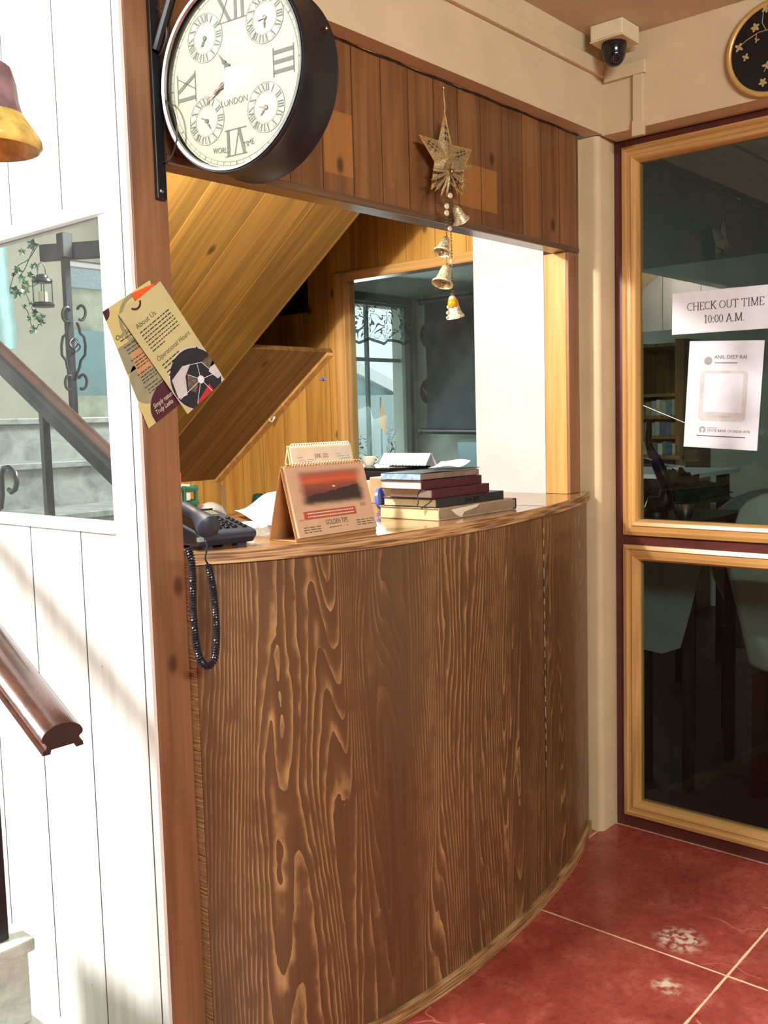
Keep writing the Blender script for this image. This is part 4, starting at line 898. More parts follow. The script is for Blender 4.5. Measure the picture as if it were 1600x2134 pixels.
MB().lathe([(0.038, 0.0), (0.0375, 0.016), (0.033, 0.032), (0.022, 0.044), (0.008, 0.049), (0.0005, 0.0495), (0.0005, 0.048), (0.008, 0.0475), (0.021, 0.0425), (0.0315, 0.031), (0.036, 0.016), (0.0365, 0.0)], c, n=32, cap=False).build('shell', 'clear', bw, smooth=60)
MB().lathe([(0.0365, 0.0005), (0.041, 0.0005), (0.041, 0.003), (0.0385, 0.003)], c, n=32, cap=False).build('lip', 'clear', bw, smooth=60)
# crumpled papers
def crumple(name, base, w_, d_, h_, mat, label, cat, seed, n=7):
    rnd = random.Random(seed); H = {}
    t = thing(name, base, label, cat)
    pts = [[rnd.random() for i in range(n+1)] for j in range(n+1)]
    def fn(a, b):
        i, j = round(a*n), round(b*n); e = min(a, 1-a, b, 1-b)*2
        return V(base)+V(((a-0.5)*w_, (b-0.5)*d_, 0.002+h_*(0.15+0.85*pts[j][i])*(0.25+0.75*e)))
    return t, fn
pa = thing('bill_sheet', (1.63, 1.80, ZT), 'tented white paper sheet leaning behind the sunset calendar', 'paper')
A_ = [on(1, 1.80, 604, 1030), on(1, 1.80, 575, 1050), on(1, 1.74, 520, 1082), on(1, 1.66, 610, 1092)]
MB().grid(lambda a, b: (V((1.50, 1.70, ZT+0.003)).lerp(V((1.73, 1.66, ZT+0.003)), a)).lerp(V((1.575, 1.86, ZT+0.015)).lerp(V((1.75, 1.84, ZT+0.07)), a), b)+V((0, 0, 0.006*math.sin(a*9+b*3)*b)), 12, 8, (0, 0, 0.0006)).build('sheet', plain('thin_bill_paper', (186, 190, 200), 0.6, var=0.03), pa, smooth=25)
pa2 = thing('bill_sheet', (1.50, 1.73, ZT), 'flat white paper lying on the counter behind the telephone', 'paper')
MB().grid(lambda a, b: V((1.42+0.12*a, 1.60+0.10*b, ZT+0.001+0.006*a*b+0.003*math.sin(a*5))), 8, 6, (0, 0, 0.0005)).build('sheet', 'paper', pa2, smooth=50)
bag = thing('plastic_bag', (1.34, 1.49, ZT), 'crumpled clear plastic bag lying between telephone and calendar', 'bag')
rnd = random.Random(5); hh = [[rnd.random() for i in range(12)] for j in range(12)]
MB().grid(lambda a, b: V((1.300+0.085*a, 1.448+0.09*b, ZT+0.0015+0.026*hh[round(b*9)][round(a*9)]*(0.3+0.7*min(1, 4*min(a, 1-a, b, 1-b))))), 9, 9, (0, 0, 0.0006)).build('crumpled_film', 'clear', bag)
# low desk in the nook, and what stands on it
dk = thing('nook_desk', (2.3, 2.6, 0), 'low wooden desk behind the reception counter', 'desk')
ZD = 0.90
MB().box(1.75, 2.690, 2.02, 3.255, ZD-0.03, ZD).build('desk_top', 'ctop', dk)
for x, y in ((1.8, 2.08), (2.62, 2.08), (1.8, 3.2), (2.62, 3.2)): MB().box(x, x+0.05, y, y+0.04, 0, ZD-0.03).build('leg', 'shelf_wood', dk)
cb = thing('clip_board', (2.72, 3.2, ZD), 'grey hardboard standing against the pine boards', 'board')
A_ = on(1, 3.235, 526, 1005); B_ = on(1, 3.235, 592, 1004)
MB().obox((A_.x, 3.24, ZD+0.001), (min(B_.x, 2.69)-A_.x, 0, 0), (0, 0.006, 0), (0, 0.012, A_.z-ZD)).build('board', 'grey_board', cb)
mk = (A_.x+min(B_.x, 2.69))/2
MB().box(mk-0.02, mk+0.02, 3.232, 3.2385, A_.z-0.02, A_.z+0.003).build('clip', 'black', cb)
tp = on(1, 3.0, 541, 1028); dp = thing('tape_dispenser', (tp.x, 3.0, ZD), 'dark green tape dispenser in front of the grey hardboard', 'dispenser')
MB().prism([(tp.x-0.028, 3.0, ZD+0.001), (tp.x+0.028, 3.0, ZD+0.001), (tp.x+0.026, 3.0, tp.z-0.01), (tp.x+0.012, 3.0, tp.z), (tp.x-0.010, 3.0, tp.z-0.004), (tp.x-0.026, 3.0, ZD+0.04)], (0, 0.03, 0)).build('body', 'green_plastic', dp, bevel=0.003)
MB().lathe([(0.010, 0), (0.018, 0), (0.018, 0.008), (0.010, 0.008)], (tp.x, 2.991, ZD+0.055), (0, 1, 0), 20, False).build('tape_roll', 'clear', dp, smooth=40)
# printer with cup and spiral pad on it, blue cap and boxes behind the books
pr = thing('printer', (2.47, 2.12, ZD), 'black printer behind the book stack, in front of the inner window', 'printer')
MB().box(2.36, 2.64, 2.03, 2.45, ZD+0.01, 1.115).build('body', 'black', pr, bevel=0.008)
MB().box(2.40, 2.62, 2.06, 2.42, 1.1152, 1.124).build('lid', 'phone_key', pr, bevel=0.003)
MB().box(2.352, 2.361, 2.08, 2.40, ZD+0.07, ZD+0.10).build('paper_slot', 'skirt_dark', pr)
MB().box(2.30, 2.40, 2.10, 2.38, ZD+0.012, ZD+0.02).build('tray', 'black', pr)
cp = on(0, 2.52, 770, 966); cup = thing('tea_cup', (2.52, cp.y, 1.1245), 'small white cup standing on the black printer', 'cup')
MB().lathe([(0.016, 0.0), (0.018, 0.002), (0.026, 0.018), (0.030, 0.032), (0.0285, 0.032), (0.024, 0.018), (0.015, 0.004)], (2.52, cp.y, 1.1245), n=28, cap=False).build('bowl', 'white_plastic', cup, smooth=60)
MB().tube([(2.52, cp.y-0.026-0.012*math.sin(PI*i/8), 1.1245+0.012+0.016*i/8) for i in range(9)], 0.0022, 8).build('handle', 'white_plastic', cup, smooth=60)
a, b = on(0, 2.50, 788, 967), on(0, 2.50, 886, 967); pd = thing('spiral_pad', (2.5, (a.y+b.y)/2, 1.1245), 'white spiral pad tented on the black printer', 'note pad')
hz = on(0, 2.50, 830, 945).z-1.1245
MB().prism([(2.50, a.y, 1.1275), (2.50, b.y, 1.1275), (2.53, b.y, 1.1245+hz), (2.53, a.y, 1.1245+hz)], (0.002, 0, 0)).build('front_sheet', 'paper', pd)
MB().prism([(2.562, a.y, 1.1245), (2.562, b.y, 1.1245), (2.532, b.y, 1.1245+hz), (2.532, a.y, 1.1245+hz)], (0.002, 0, 0)).build('back_sheet', 'paper', pd)
for i in range(14):
    y = b.y+(a.y-b.y)*(i+0.5)/14; MB().tube([(2.50+0.003*math.cos(t), y, 1.1279+0.003*math.sin(t)) for t in [2*PI*k/8 for k in range(8)]], 0.0007, 4, True).build('spiral_ring', 'black', pd)
bc = on(1, 1.66, 788, 1030); bl = thing('blue_lid', (bc.x, 1.66, ZT), 'round blue plastic lid standing between calendar and books', 'lid')
MB().lathe([(0.0005, -0.004), (0.024, -0.004), (0.0275, -0.002), (0.0275, 0.006), (0.025, 0.006), (0.024, 0.0), (0.0005, 0.0)], (bc.x+0.004, 1.66, ZT+0.0278), (0.35, -0.93, 0.1), 32, False).build('disc', 'blue_plastic', bl, smooth=40)
for i, (px, py, Y, w_, h_, m_, lb) in enumerate([(782, 1003, 1.86, 0.05, 0.055, 'calpage', 'small peach carton behind the book stack, next to the calendar'), (800, 1012, 1.78, 0.05, 0.07, 'tan_cover', 'tan carton behind the maroon diaries')]):
    p = on(1, Y, px, py+20); bxo = thing('carton', (p.x, Y, ZT), lb, 'box')
    MB().box(p.x-w_/2, p.x+w_/2, Y-0.02, Y+0.03, ZT, ZT+h_).build('body', m_, bxo, bevel=0.001)
    MB().box(p.x-w_/2+0.001, p.x+w_/2-0.001, Y-0.019, Y+0.029, ZT+h_+0.0002, ZT+h_+0.002).build('flap', 'papercream', bxo)
# picture frame, pin and hook on the nook wall
pc = thing('picture_frame', (XR, 2.78, 1.70), 'dark picture frame hanging under the stairs on the pine wall', 'picture')
MB().box(XR-0.016, XR-0.001, 2.715, 2.99, 1.70, 1.715).build('frame_bottom', 'black', pc); MB().box(XR-0.016, XR-0.001, 2.70, 2.715, 1.70, 1.98).build('frame_side', 'black', pc)
MB().box(XR-0.016, XR-0.001, 2.99, 3.005, 1.70, 1.98).build('frame_side', 'black', pc); MB().box(XR-0.016, XR-0.001, 2.715, 2.99, 1.965, 1.98).build('frame_top', 'black', pc)
MB().box(XR-0.008, XR-0.002, 2.715, 2.99, 1.715, 1.965).build('picture', 'skirt_dark', pc)
p = on(0, XR-0.002, 676, 790); pn = thing('push_pin', p, 'blue push pin stuck in the pine wall', 'pin')
MB().lathe([(0.006, 0), (0.006, 0.002), (0.0035, 0.004), (0.0035, 0.010), (0.006, 0.012), (0.006, 0.014)], (XR-0.001, p.y, p.z), (-1, 0, 0.15), 14).build('head', 'blue_plastic', pn, smooth=40)
p = on(0, 2.66, 568, 875); hk = thing('cup_hook', p, 'small white hook screwed under the slanting trim', 'hook')
MB().tube([(2.668, p.y, p.z+0.012), (2.664, p.y, p.z), (2.655, p.y, p.z-0.008), (2.645, p.y, p.z-0.003), (2.642, p.y, p.z+0.006)], 0.003, 8).build('hook', 'white_plastic', hk, smooth=60)
MB().lathe([(0.007, 0), (0.007, 0.003)], (2.669, p.y, p.z+0.008), (-1, 0, 0), 14).build('plate', 'white_plastic', hk)

# ================================================================== STAR AND BELL HANGING
YB = 1.415
st = thing('star_bell_hanging', on(1, YB, 943, 662), 'gilt metal star with a string of small bells hanging from the timber header', 'ornament')
def sp_(x, y, dy=0.0): return on(1, YB+dy, x, y)
tips = [(926, 237), (981, 313), (962, 405), (899, 394), (873, 281)]; inn = [(940, 303), (965, 352), (930, 372), (906, 336), (914, 295)]
ctr = sp_(932, 330, -0.016); ctrb = sp_(932, 330, 0.012); oc = []
for i in range(5): oc += [sp_(*tips[i]), sp_(*inn[i])]
m = MB(); m.add(oc+[ctr, ctrb], [(i, (i+1) % 10, 10) for i in range(10)]+[((i+1) % 10, i, 11) for i in range(10)]); m.build('star', 'starmetal', st)
m = MB(); m.tube([p+(p-ctr)*0.01 for p in oc], 0.0016, 6, True); m.build('star_rim', 'goldpaint', st)
for i in range(5):
    a, b = sp_(*tips[i], -0.0015), ctr+V((0, -0.001, 0)); MB().tube([a, b], 0.0011, 5).build('star_ridge', 'goldpaint', st)
for i in range(5):      # cut-out flourishes
    a = sp_(*tips[i]); d = (ctr-a); nrm_ = V((0, -1, 0))
    for k in (0.32, 0.45, 0.58):
        o = a+d*k+V((0, -0.0024, 0)); side = d.cross(nrm_).normalized()*0.006*k*2
        for sg in (1, -1):
            MB().tube([o+side*sg*0.3, o+side*sg*0.8-d*0.03, o+side*sg*0.9+d*0.02, o+side*sg*0.5+d*0.03], 0.0009, 4).build('flourish', 'black', st)
MB().tube(smooth3([on(1, YH-0.004, 924, 184), sp_(925, 205), sp_(927, 222), sp_(926, 238)], 4), 0.0010, 5).build('cord', 'papercream', st)
MB().ball(on(1, YH-0.003, 924, 183), 0.003).build('nail', 'silver', st)
burst = sp_(938, 358, -0.026)
for i, (x, y) in enumerate([(900, 352), (975, 378), (905, 400), (955, 408), (948, 335), (985, 345), (918, 410), (897, 375), (968, 352), (930, 412), (976, 395)]):
    e = sp_(x, y, -0.012-0.012*((i*7) % 3)); d = (e-burst); side = d.cross(V((0, -1, 0.2))).normalized()*0.0045
    MB().add([burst+side*0.5, burst-side*0.5, e-d*0.25-side, e, e-d*0.25+side, burst+d*0.5+V((0, -0.004, 0))], [(0, 1, 5), (1, 2, 5), (2, 3, 5), (3, 4, 5), (4, 0, 5), (4, 3, 2, 1, 0)]).build('tinsel_ray', 'starmetal', st)
MB().ball(burst+V((0, -0.004, 0)), 0.006).build('hub', 'brass', st)
def beads(pts, r, step, nm='bead'):
    P = smooth3(pts, 20); acc = 0
    for i in range(1, len(P)):
        acc += (P[i]-P[i-1]).length
        if acc >= step: acc = 0; MB().ball(P[i], r, n=8, m=6).build(nm, 'brass', st, smooth=60)
    MB().tube(P, 0.0006, 4).build('thread', 'black', st)
beads([sp_(936, 365, -0.024), sp_(931, 400, -0.012), sp_(929, 470, -0.008), sp_(930, 490, -0.008), sp_(929, 545, -0.008), sp_(929, 560)], 0.0021, 0.0058)
beads([sp_(938, 365, -0.024), sp_(938, 420, -0.008), sp_(939, 470), sp_(940, 500), sp_(942, 560), sp_(943, 610), sp_(942, 622)], 0.0021, 0.0058)
for x, y, r in ((937, 408, 0.0065), (930, 430, 0.0065), (930, 444, 0.0068), (936, 477, 0.0058), (941, 545, 0.0062), (934, 640, 0.0045), (933, 652, 0.0045), (932, 662, 0.0035)):
    p = sp_(x, y, -0.014); MB().lathe([(r, 0), (r, 0.0025), (r*0.75, 0.0035)], p, (-0.35, -0.93, 0.05), 18).build('sequin', 'pearl', st, smooth=40)
def bell(px, py, tx, ty, h, r, nm='bell'):
    p, q_ = sp_(px, py), sp_(tx, ty); ax = (q_-p).normalized()
    prof = [(0.0008, 0), (r*0.22, 0.01*h), (r*0.40, 0.10*h), (r*0.52, 0.3*h), (r*0.60, 0.55*h), (r*0.74, 0.78*h), (r*0.95, 0.95*h), (r, h), (r*0.93, h), (r*0.68, 0.76*h), (r*0.5, 0.4*h), (0.0008, 0.1*h)]
    b = MB().lathe(prof, p, ax, 28, False).build(nm, 'antique', st, smooth=60)
    MB().tube([p+ax*h*t for t in (-0.12, -0.04, 0.02)], 0.0018, 6).build('loop', 'brass', b)
    MB().tube([p+ax*(h*0.93)+(ax.orthogonal().normalized()*math.cos(t)+ax.cross(ax.orthogonal().normalized())*math.sin(t))*r*0.95 for t in [2*PI*k/24 for k in range(24)]], 0.0012, 5, True).build('band', 'pearl', b)
    MB().ball(p+ax*h*0.95, 0.004).build('clapper', 'brass', b)
bell(948, 430, 962, 462, 0.040, 0.021); bell(930, 494, 920, 530, 0.043, 0.0215); bell(931, 553, 921, 593, 0.050, 0.0255)
bell(941, 616, 949, 660, 0.053, 0.022)
MB().lathe([(0.004, 0), (0.011, 0.004), (0.013, 0.012), (0.012, 0.018)], sp_(942, 622, -0.004), (sp_(949, 660)-sp_(941, 616)).normalized(), 20).build('amber_bead', 'amber', st, smooth=60)

# ================================================================== CCTV, TRUNKING, PLATE
tk = thing('cable_trunking', (2.6, 1.39, 2.25), 'cream cable trunking along the beam and down beside the partition', 'trunking')
MB().box(1.1, 2.6095, 1.386, 1.3995, 2.232, 2.274).build('long_run', 'plaster', tk, bevel=0.002)
MB().box(2.596, 2.6095, 1.262, 1.386, 2.216, 2.252).build('short_run', 'plaster', tk, bevel=0.002)
MB().box(2.596, 2.6095, 1.267, 1.298, 2.072, 2.2155).build('drop', 'plaster', tk, bevel=0.002)
MB().box(2.594, 2.6096, 1.265, 1.300, 2.050, 2.092).build('end_cap', 'plaster', tk, bevel=0.002)
c1 = on(2, ZC, 1296, 33); c2 = on(2, ZC, 1226, 52); c3 = on(2, ZC, 1327, 52)
jb = thing('security_camera', (c1.x+0.03, c1.y+0.03, ZC-0.09), 'black dome security camera under a square white box on the ceiling', 'camera')
bxx, byy = c1.x, c1.y; S_ = (V((c2.x, c2.y, 0))-V((c1.x, c1.y, 0))).length
MB().box(bxx, bxx+0.10, byy, byy+S_, ZC-0.042, ZC-0.0005).build('junction_box', 'cam_white', jb, bevel=0.003)
MB().box(bxx-0.001, bxx+0.101, byy-0.001, byy+S_+0.001, ZC-0.046, ZC-0.0425).build('box_lid', 'cam_white', jb, bevel=0.001)
cc = V((bxx+0.045, byy+S_*0.5, ZC-0.046))
MB().lathe([(0.033, 0.0), (0.034, -0.010), (0.0325, -0.022), (0.030, -0.036), (0.024, -0.049), (0.014, -0.058), (0.0005, -0.061)], cc, n=32).build('dome', 'cam_black', jb, smooth=60)
ld = V((-0.62, -0.55, -0.52)).normalized(); lc = cc+V((0, 0, -0.032))+ld*0.022
MB().lathe([(0.0165, 0.0), (0.0165, 0.008), (0.013, 0.010), (0.007, 0.010), (0.006, 0.007), (0.0005, 0.007)], lc, ld, 28, False).build('lens_barrel', 'cam_black', jb, smooth=50)
a_ = ld.orthogonal().normalized(); b_ = ld.cross(a_)
for k in range(10):
    t = 2*PI*k/10; MB().ball(lc+ld*0.0102+(a_*math.cos(t)+b_*math.sin(t))*0.0105, 0.0014, n=8, m=5).build('infrared_lamp', 'lens', jb)
pt = lin((0, 0, 0)); pc_ = on(0, 2.603, 1611, 100)
PR = 0.112
wp = thing('wall_plate', pc_, 'round black plate with pressed golden flowers and gold rim, above the partition', 'plate')
MB().lathe([(0.001, 0.0), (PR-0.004, 0.0), (PR-0.004, 0.006), (0.001, 0.006)], pc_, (-1, 0, 0), 64, True).build('plate_face', 'plate', wp)
MB().tube([pc_+V((-0.004, PR*math.sin(t), PR*math.cos(t))) for t in [2*PI*k/64 for k in range(64)]], 0.0075, 10, True).build('gold_rim', 'goldpaint', wp, smooth=60)
ps = Sheet(pc_+V((-0.0062, 0, 0)), (0, -1, 0), (0, 0, -1), 1, 1, 0.0006)
def p2(px, py): q_ = on(0, pc_.x-0.0062, px, py); return (-(q_.y-pc_.y), -(q_.z-pc_.z))
for pts in ([(1600, 62), (1580, 68), (1556, 84), (1540, 98)], [(1592, 0), (1590, 30), (1588, 48), (1596, 62)], [(1600, 130), (1592, 150)], [(1620, 60), (1600, 62)], [(1576, 70), (1576, 86)]):
    q2 = [p2(*p) for p in pts]; MB().tube([ps.P(a, b, 1.5) for a, b in q2], 0.0010, 5).build('stem', 'petal', wp)
for px, py, r, n in ((1596, 18, 0.011, 5), (1574, 58, 0.012, 5), (1540, 100, 0.012, 4), (1554, 120, 0.010, 4), (1597, 136, 0.011, 3), (1590, 172, 0.011, 5), (1577, 84, 0.007, 3), (1640, 110, 0.012, 5), (1660, 60, 0.012, 5)):
    x, y = p2(px, py); fl = None
    for k in range(n):
        A = 2*PI*k/n+px; m = MB(); ps.poly(m, [(x+r*(0.5+0.5*math.cos(t))*math.cos(A)-r*0.30*math.sin(t)*math.sin(A), y+r*(0.5+0.5*math.cos(t))*math.sin(A)+r*0.30*math.sin(t)*math.cos(A)) for t in [2*PI*i/12 for i in range(12)]], 2+k, False); m.build('petal', 'petal', wp)
# ================================================================== NOTICES on the glass
def gsheet(tl, tr, bl, X, k=0):
    a, b, c = on(0, X, *tl), on(0, X, *tr), on(0, X, *bl); u, v = b-a, c-a; v = v-u.normalized()*v.dot(u.normalized()); return Sheet(a, u, v, u.length, v.length)
s = gsheet((1401, 612), (1628, 590), (1399, 698), XG-0.003)
nt = thing('paper_notice', s.P(s.w/2, s.h), 'white check-out time notice stuck on the upper glass pane', 'notice', 'notices on the glass')
s.body(MB(), 0.0008).build('sheet', 'paper', nt)
mm = MB(); serif(s, mm, 'CHECK OUT TIME', s.w*0.502, s.h*0.455, s.h*0.195, 2); mm.build('upper_line', 'ink', nt)
mm = MB(); serif(s, mm, '10:00 A.M.', s.w*0.497, s.h*0.78, s.h*0.195, 2); mm.build('lower_line', 'ink', nt)
s = gsheet((1437, 711), (1593, 709), (1434, 931), XG-0.002)
nt = thing('payment_poster', s.P(s.w/2, s.h), 'white payment poster in a plastic sleeve, below the check-out notice', 'poster', 'notices on the glass')
s.body(MB(), 0.0008).build('sheet', 'paper', nt)
W, H_ = s.w, s.h
mm = MB(); s.rrect(mm, W*0.18, H_*0.275, W*0.64, H_*0.47, W*0.06, 1); cdp = mm.build('grey_card', 'greylight', nt)
mm = MB(); s.rrect(mm, W*0.24, H_*0.30, W*0.52, H_*0.36, W*0.02, 2); mm.build('white_field', 'paper', cdp)
mm = MB(); s.disc(mm, W*0.275, H_*0.185, W*0.055, 1); mm.build('round_badge', 'ink_soft', nt)
mm = MB(); s.text(mm, 'ANIL DEEP RAI', W*0.355, H_*0.165, 0.0145, 1, sx=0.98); mm.build('account_name', 'ink', nt)
mm = MB(); s.rrect(mm, W*0.36, H_*0.195, W*0.31, H_*0.014, H_*0.006, 1); mm.build('name_line', 'ink_soft', nt)
mm = MB(); s.text(mm, 'Self Account', W*0.5, H_*0.71, 0.010, 2, 'CENTER'); mm.build('card_caption', 'ink_soft', cdp)
mm = MB(); s.ring(mm, W*0.25, H_*0.83, W*0.018, W*0.046, 1, 110, 430); mm.build('bank_emblem', 'ink_soft', nt)
mm = MB(); s.text(mm, 'STATE BANK OF INDIA 4978', W*0.318, H_*0.845, 0.0105, 1, sx=0.92); mm.build('bank_name', 'ink_grey', nt)
mm = MB(); s.words(mm, W*0.318, H_*0.805, W*0.16, H_*0.007, 1, 0.02, 2); mm.build('small_caption', 'ink_soft', nt)
mm = MB(); s.rrect(mm, W*0.175, H_*0.883, W*0.66, H_*0.008, H_*0.003, 1); mm.build('rule', 'navy', nt)
sl = gsheet((1430, 690), (1597, 686), (1426, 955), XG-0.004)
MB().grid(lambda a, b: sl.P(sl.w*a, sl.h*b, 0)+sl.n*(0.0020+0.0016*max(0, abs(b-0.5)*2-0.75)*4*math.sin(a*23+b*9)), 26, 20).build('plastic_sleeve', m_glass('sleeve_film', (0.97, 0.97, 0.98), 1.25, 0.05), nt, smooth=60)
a, b = on(0, XG-0.002, 1340, 845), on(0, XG-0.002, 1434, 884); tag(MB().tube([a, b], 0.0011, 5).build('string', 'paper'), 'thin white string taped diagonally across the glass', 'string')

# ================================================================== STAIRS, HANDRAIL, PIER (left of the white wall)
SL = 0.573; hx = 0.757
hr = thing('handrail', (hx, 1.31, 0.81), 'glossy red-brown wooden handrail ending in mid-air, lower left', 'handrail')
half = [(0.0, 0.0235), (0.012, 0.0225), (0.023, 0.0185), (0.031, 0.0125), (0.0345, 0.006), (0.0335, 0.001), (0.0285, -0.002), (0.0265, -0.006), (0.029, -0.0105), (0.0335, -0.0125), (0.034, -0.0185), (0.022, -0.019), (0.020, -0.0125), (0.0, -0.0125)]
sec = half+[(-x, z) for x, z in reversed(half[1:-1])]
MB().prism([(hx+x, 1.312, 0.816+z) for x, z in sec], (0, 1.75, 1.75*SL)).build('rail', 'rail_top', hr, smooth=35)
MB().prism([(hx+x*0.995, 1.3105, 0.816+z*0.995) for x, z in sec], (0, 0.0016, 0.0)).build('end_face', 'rail_end', hr)
MB().prism([(hx+x, 1.60, 0.816+0.288*SL+z) for x, z in ((-0.0345, -0.0205), (0.0375, -0.0205), (0.0375, 0.0125), (0.030, 0.0185), (0.020, 0.0225), (0.0195, 0.0212), (0.0295, 0.0170), (0.0362, 0.0115), (0.0362, -0.0195), (-0.0345, -0.0195))], (0, 1.46, 1.46*SL)).build('rail_shade_sheet', 'iron', hr)  # added dark sheet standing in for the rail's shaded side in the mirror
def railz(y): return 0.816+(y-1.312)*SL-0.0215
def steptop(y):
    z = 0.0
    for Y_, z_ in NOS:
        if y >= Y_: z = max(z, z_)
    return z
NOS = [(3.68, 1.326), (3.363, 1.156), (3.046, 0.986), (2.73, 0.816), (2.41, 0.646), (2.09, 0.476), (1.78, 0.306), (1.47, 0.136)]
sg = thing('marble_staircase', (0.1, 2.6, 0), 'flight of grey marble steps rising along the white wall', 'stairs')
for i, (y, z) in enumerate(NOS):
    y1 = NOS[i-1][0]+0.02 if i else 4.748
    MB().box(-1.78 if i == 0 else -0.60, 0.69 if i else 0.985, y, y1, z-0.024, z).build('tread', 'stepstone', sg, bevel=0.003)
    MB().box(-1.78 if i == 0 else -0.60, 0.685 if i else 0.98, y+0.02, y1-0.001, (NOS[i+1][1] if i < len(NOS)-1 else 0)-0.02*(i < len(NOS)-1), z-0.0245).build('riser', 'stepstone', sg)
pr_ = thing('stone_pier', (0.72, 1.65, 0), 'grey green marble pier with projecting cap, bottom left corner', 'pier')
MB().box(0.695, 0.80, 1.513, 1.83, 0.391, 0.415).build('cap', 'marble', pr_, bevel=0.004)
MB().box(0.70, 0.793, 1.527, 1.82, 0.262, 0.3905).build('body', 'marble', pr_, bevel=0.002)
MB().box(0.695, 0.803, 1.20, 1.83, 0.238, 0.2615).build('lower_cap', 'marble', pr_, bevel=0.004)
MB().box(0.70, 0.795, 1.215, 1.82, 0.0, 0.2375).build('lower_body', 'marble', pr_)
MB().box(0.804, 1.018, 1.20, 2.30, 0.0005, 0.03).build('floor_slab', 'marble', pr_)
p = on(0, hx, 3, 1900); yb = p.y
def bar(y, z0, z1, wd=0.02, nm='baluster', par=None):
    return MB().box(hx-wd/2, hx+wd/2, y, y+wd, z0, z1).build(nm, 'iron', par, bevel=0.002)
bl_ = thing('iron_baluster', (hx, yb, 0.4), 'black square iron baluster at the far left edge beside the marble pier', 'baluster', 'iron balusters under the handrail')
bar(yb, 0.4155 if 1.513 < yb < 1.83 else 0.262, railz(yb)-0.001, 0.022, 'bar', bl_)
def lv(px, py): return mir(on(0, 2.068-hx, px, py))
q_ = lv(104, 1000); b2 = thing('iron_baluster', (hx, q_.y, 0.5), 'plain black iron baluster under the sloping rail, seen in the mirror', 'baluster', 'iron balusters under the handrail')
bar(q_.y, steptop(q_.y)+0.0005 if False else 0.42, railz(q_.y)-0.001, 0.020, 'bar', b2)
q_ = lv(-6, 1030); b3 = thing('iron_baluster', (hx, q_.y, 0.5), 'black iron baluster with a scroll, left edge of the mirror', 'baluster', 'iron balusters under the handrail')
bar(q_.y, 0.42, railz(q_.y)-0.001, 0.018, 'bar', b3)
MB().tube([lv(x, y) for x, y in [(2, 1060), (5, 1030), (3, 990), (8, 975), (18, 974), (30, 985), (35, 1005), (32, 1020), (24, 1026), (18, 1020)]], 0.007, 6).build('scroll', 'iron', b3, smooth=60)
# landing wall with window
YW = 4.75
def mw(px, py, Y=YW): return mir(on(1, Y, px, py))
wx1 = mw(140, 700).x; wx0 = mw(262, 700).x; wz0 = 1.34; wz1 = mw(180, 545).z
m = MB(); m.box(wx1, 1.06, YW, YW+0.1, 0, 3.4); m.box(-1.9, wx0, YW, YW+0.1, 0, 3.4); m.box(wx0, wx1, YW, YW+0.1, 0, wz0); m.box(wx0, wx1, YW, YW+0.1, wz1, 3.4)
struct(m.build('wall_landing', 'beige'), 'beige wall behind the stair landing', 'wall')
w2 = thing('window_2', ((wx0+wx1)/2, YW, wz0), 'landing window with pale frame, seen in the mirror', 'window'); w2['kind'] = 'structure'
for a in ((wx1-0.03, wx1-0.0005, wz0+0.001, wz1-0.001), (wx0+0.0005, wx0+0.03, wz0+0.001, wz1-0.001)): MB().box(a[0], a[1], YW+0.02, YW+0.07, a[2], a[3]).build('frame_side', 'plaster_w', w2)
MB().box(wx0+0.03, wx1-0.03, YW+0.02, YW+0.07, wz1-0.03, wz1-0.001).build('frame_top', 'plaster_w', w2)
MB().box(wx0+0.03, wx1-0.03, YW+0.042, YW+0.046, wz0+0.001, wz1-0.031).build('pane', 'glass', w2)
# the lit high window of the stairwell (its daylight comes in here)
w3 = thing('window_3', (-1.79, 2.38, 2.3), 'high stairwell window on the left that lights the white wall', 'window'); w3['kind'] = 'structure'
for y0, y1, z0, z1 in ((1.95, 1.99, 2.2, 3.22), (2.77, 2.81, 2.2, 3.22), (1.99, 2.77, 2.2, 2.24), (1.99, 2.77, 3.18, 3.22)): MB().box(-1.799, -1.775, y0, y1, z0, z1).build('frame_bar', 'white_paint', w3)
# landing railing, lantern, ivy, cloth
YR = 3.72
def mr_(px, py, Y=YR): return mir(on(1, Y, px, py))
lr = thing('landing_railing', mr_(155, 868), 'black wrought iron post and beam on the landing, seen in the mirror', 'railing')
a, b = mr_(140, 489), mr_(162, 868)
pbase = mr_(155, 868); px_ = pbase.x
MB().box(px_-0.014, px_+0.014, YR-0.012, YR+0.016, 1.3265, mr_(150, 540).z).build('post', 'iron', lr, bevel=0.002)
MB().box(px_-0.024, px_+0.024, YR-0.022, YR+0.026, mr_(150, 540).z+0.0005, mr_(145, 488).z).build('post_head', 'iron', lr, bevel=0.004)
e1, e2 = mr_(80, 532, YR+0.12), mr_(212, 512, YR-0.14); zr = (e1.z+e2.z)/2; d = V((e2.x-e1.x, e2.y-e1.y, 0)).normalized(); n_ = V((-d.y, d.x, 0))
MB().obox(V((e1.x, e1.y, zr-0.035))-n_*0.034, V((e2.x-e1.x, e2.y-e1.y, 0))*1.3, n_*0.028, (0, 0, 0.07)).build('beam', 'iron', lr, bevel=0.003)
def ring_scroll(cx, cy, rx, ry, a0, a1, nm='scroll'):
    MB().tube([mr_(cx+rx*math.cos(t), cy+ry*math.sin(t), YR-0.016) for t in [math.radians(a0+(a1-a0)*i/16) for i in range(17)]], 0.0065, 6).build(nm, 'iron', lr, smooth=60)
ring_scroll(139, 655, 9, 15, 330, 60); ring_scroll(169, 652, 9, 15, 210, 480); ring_scroll(144, 797, 8, 15, 330, 60); ring_scroll(172, 796, 9, 15, 210, 480)
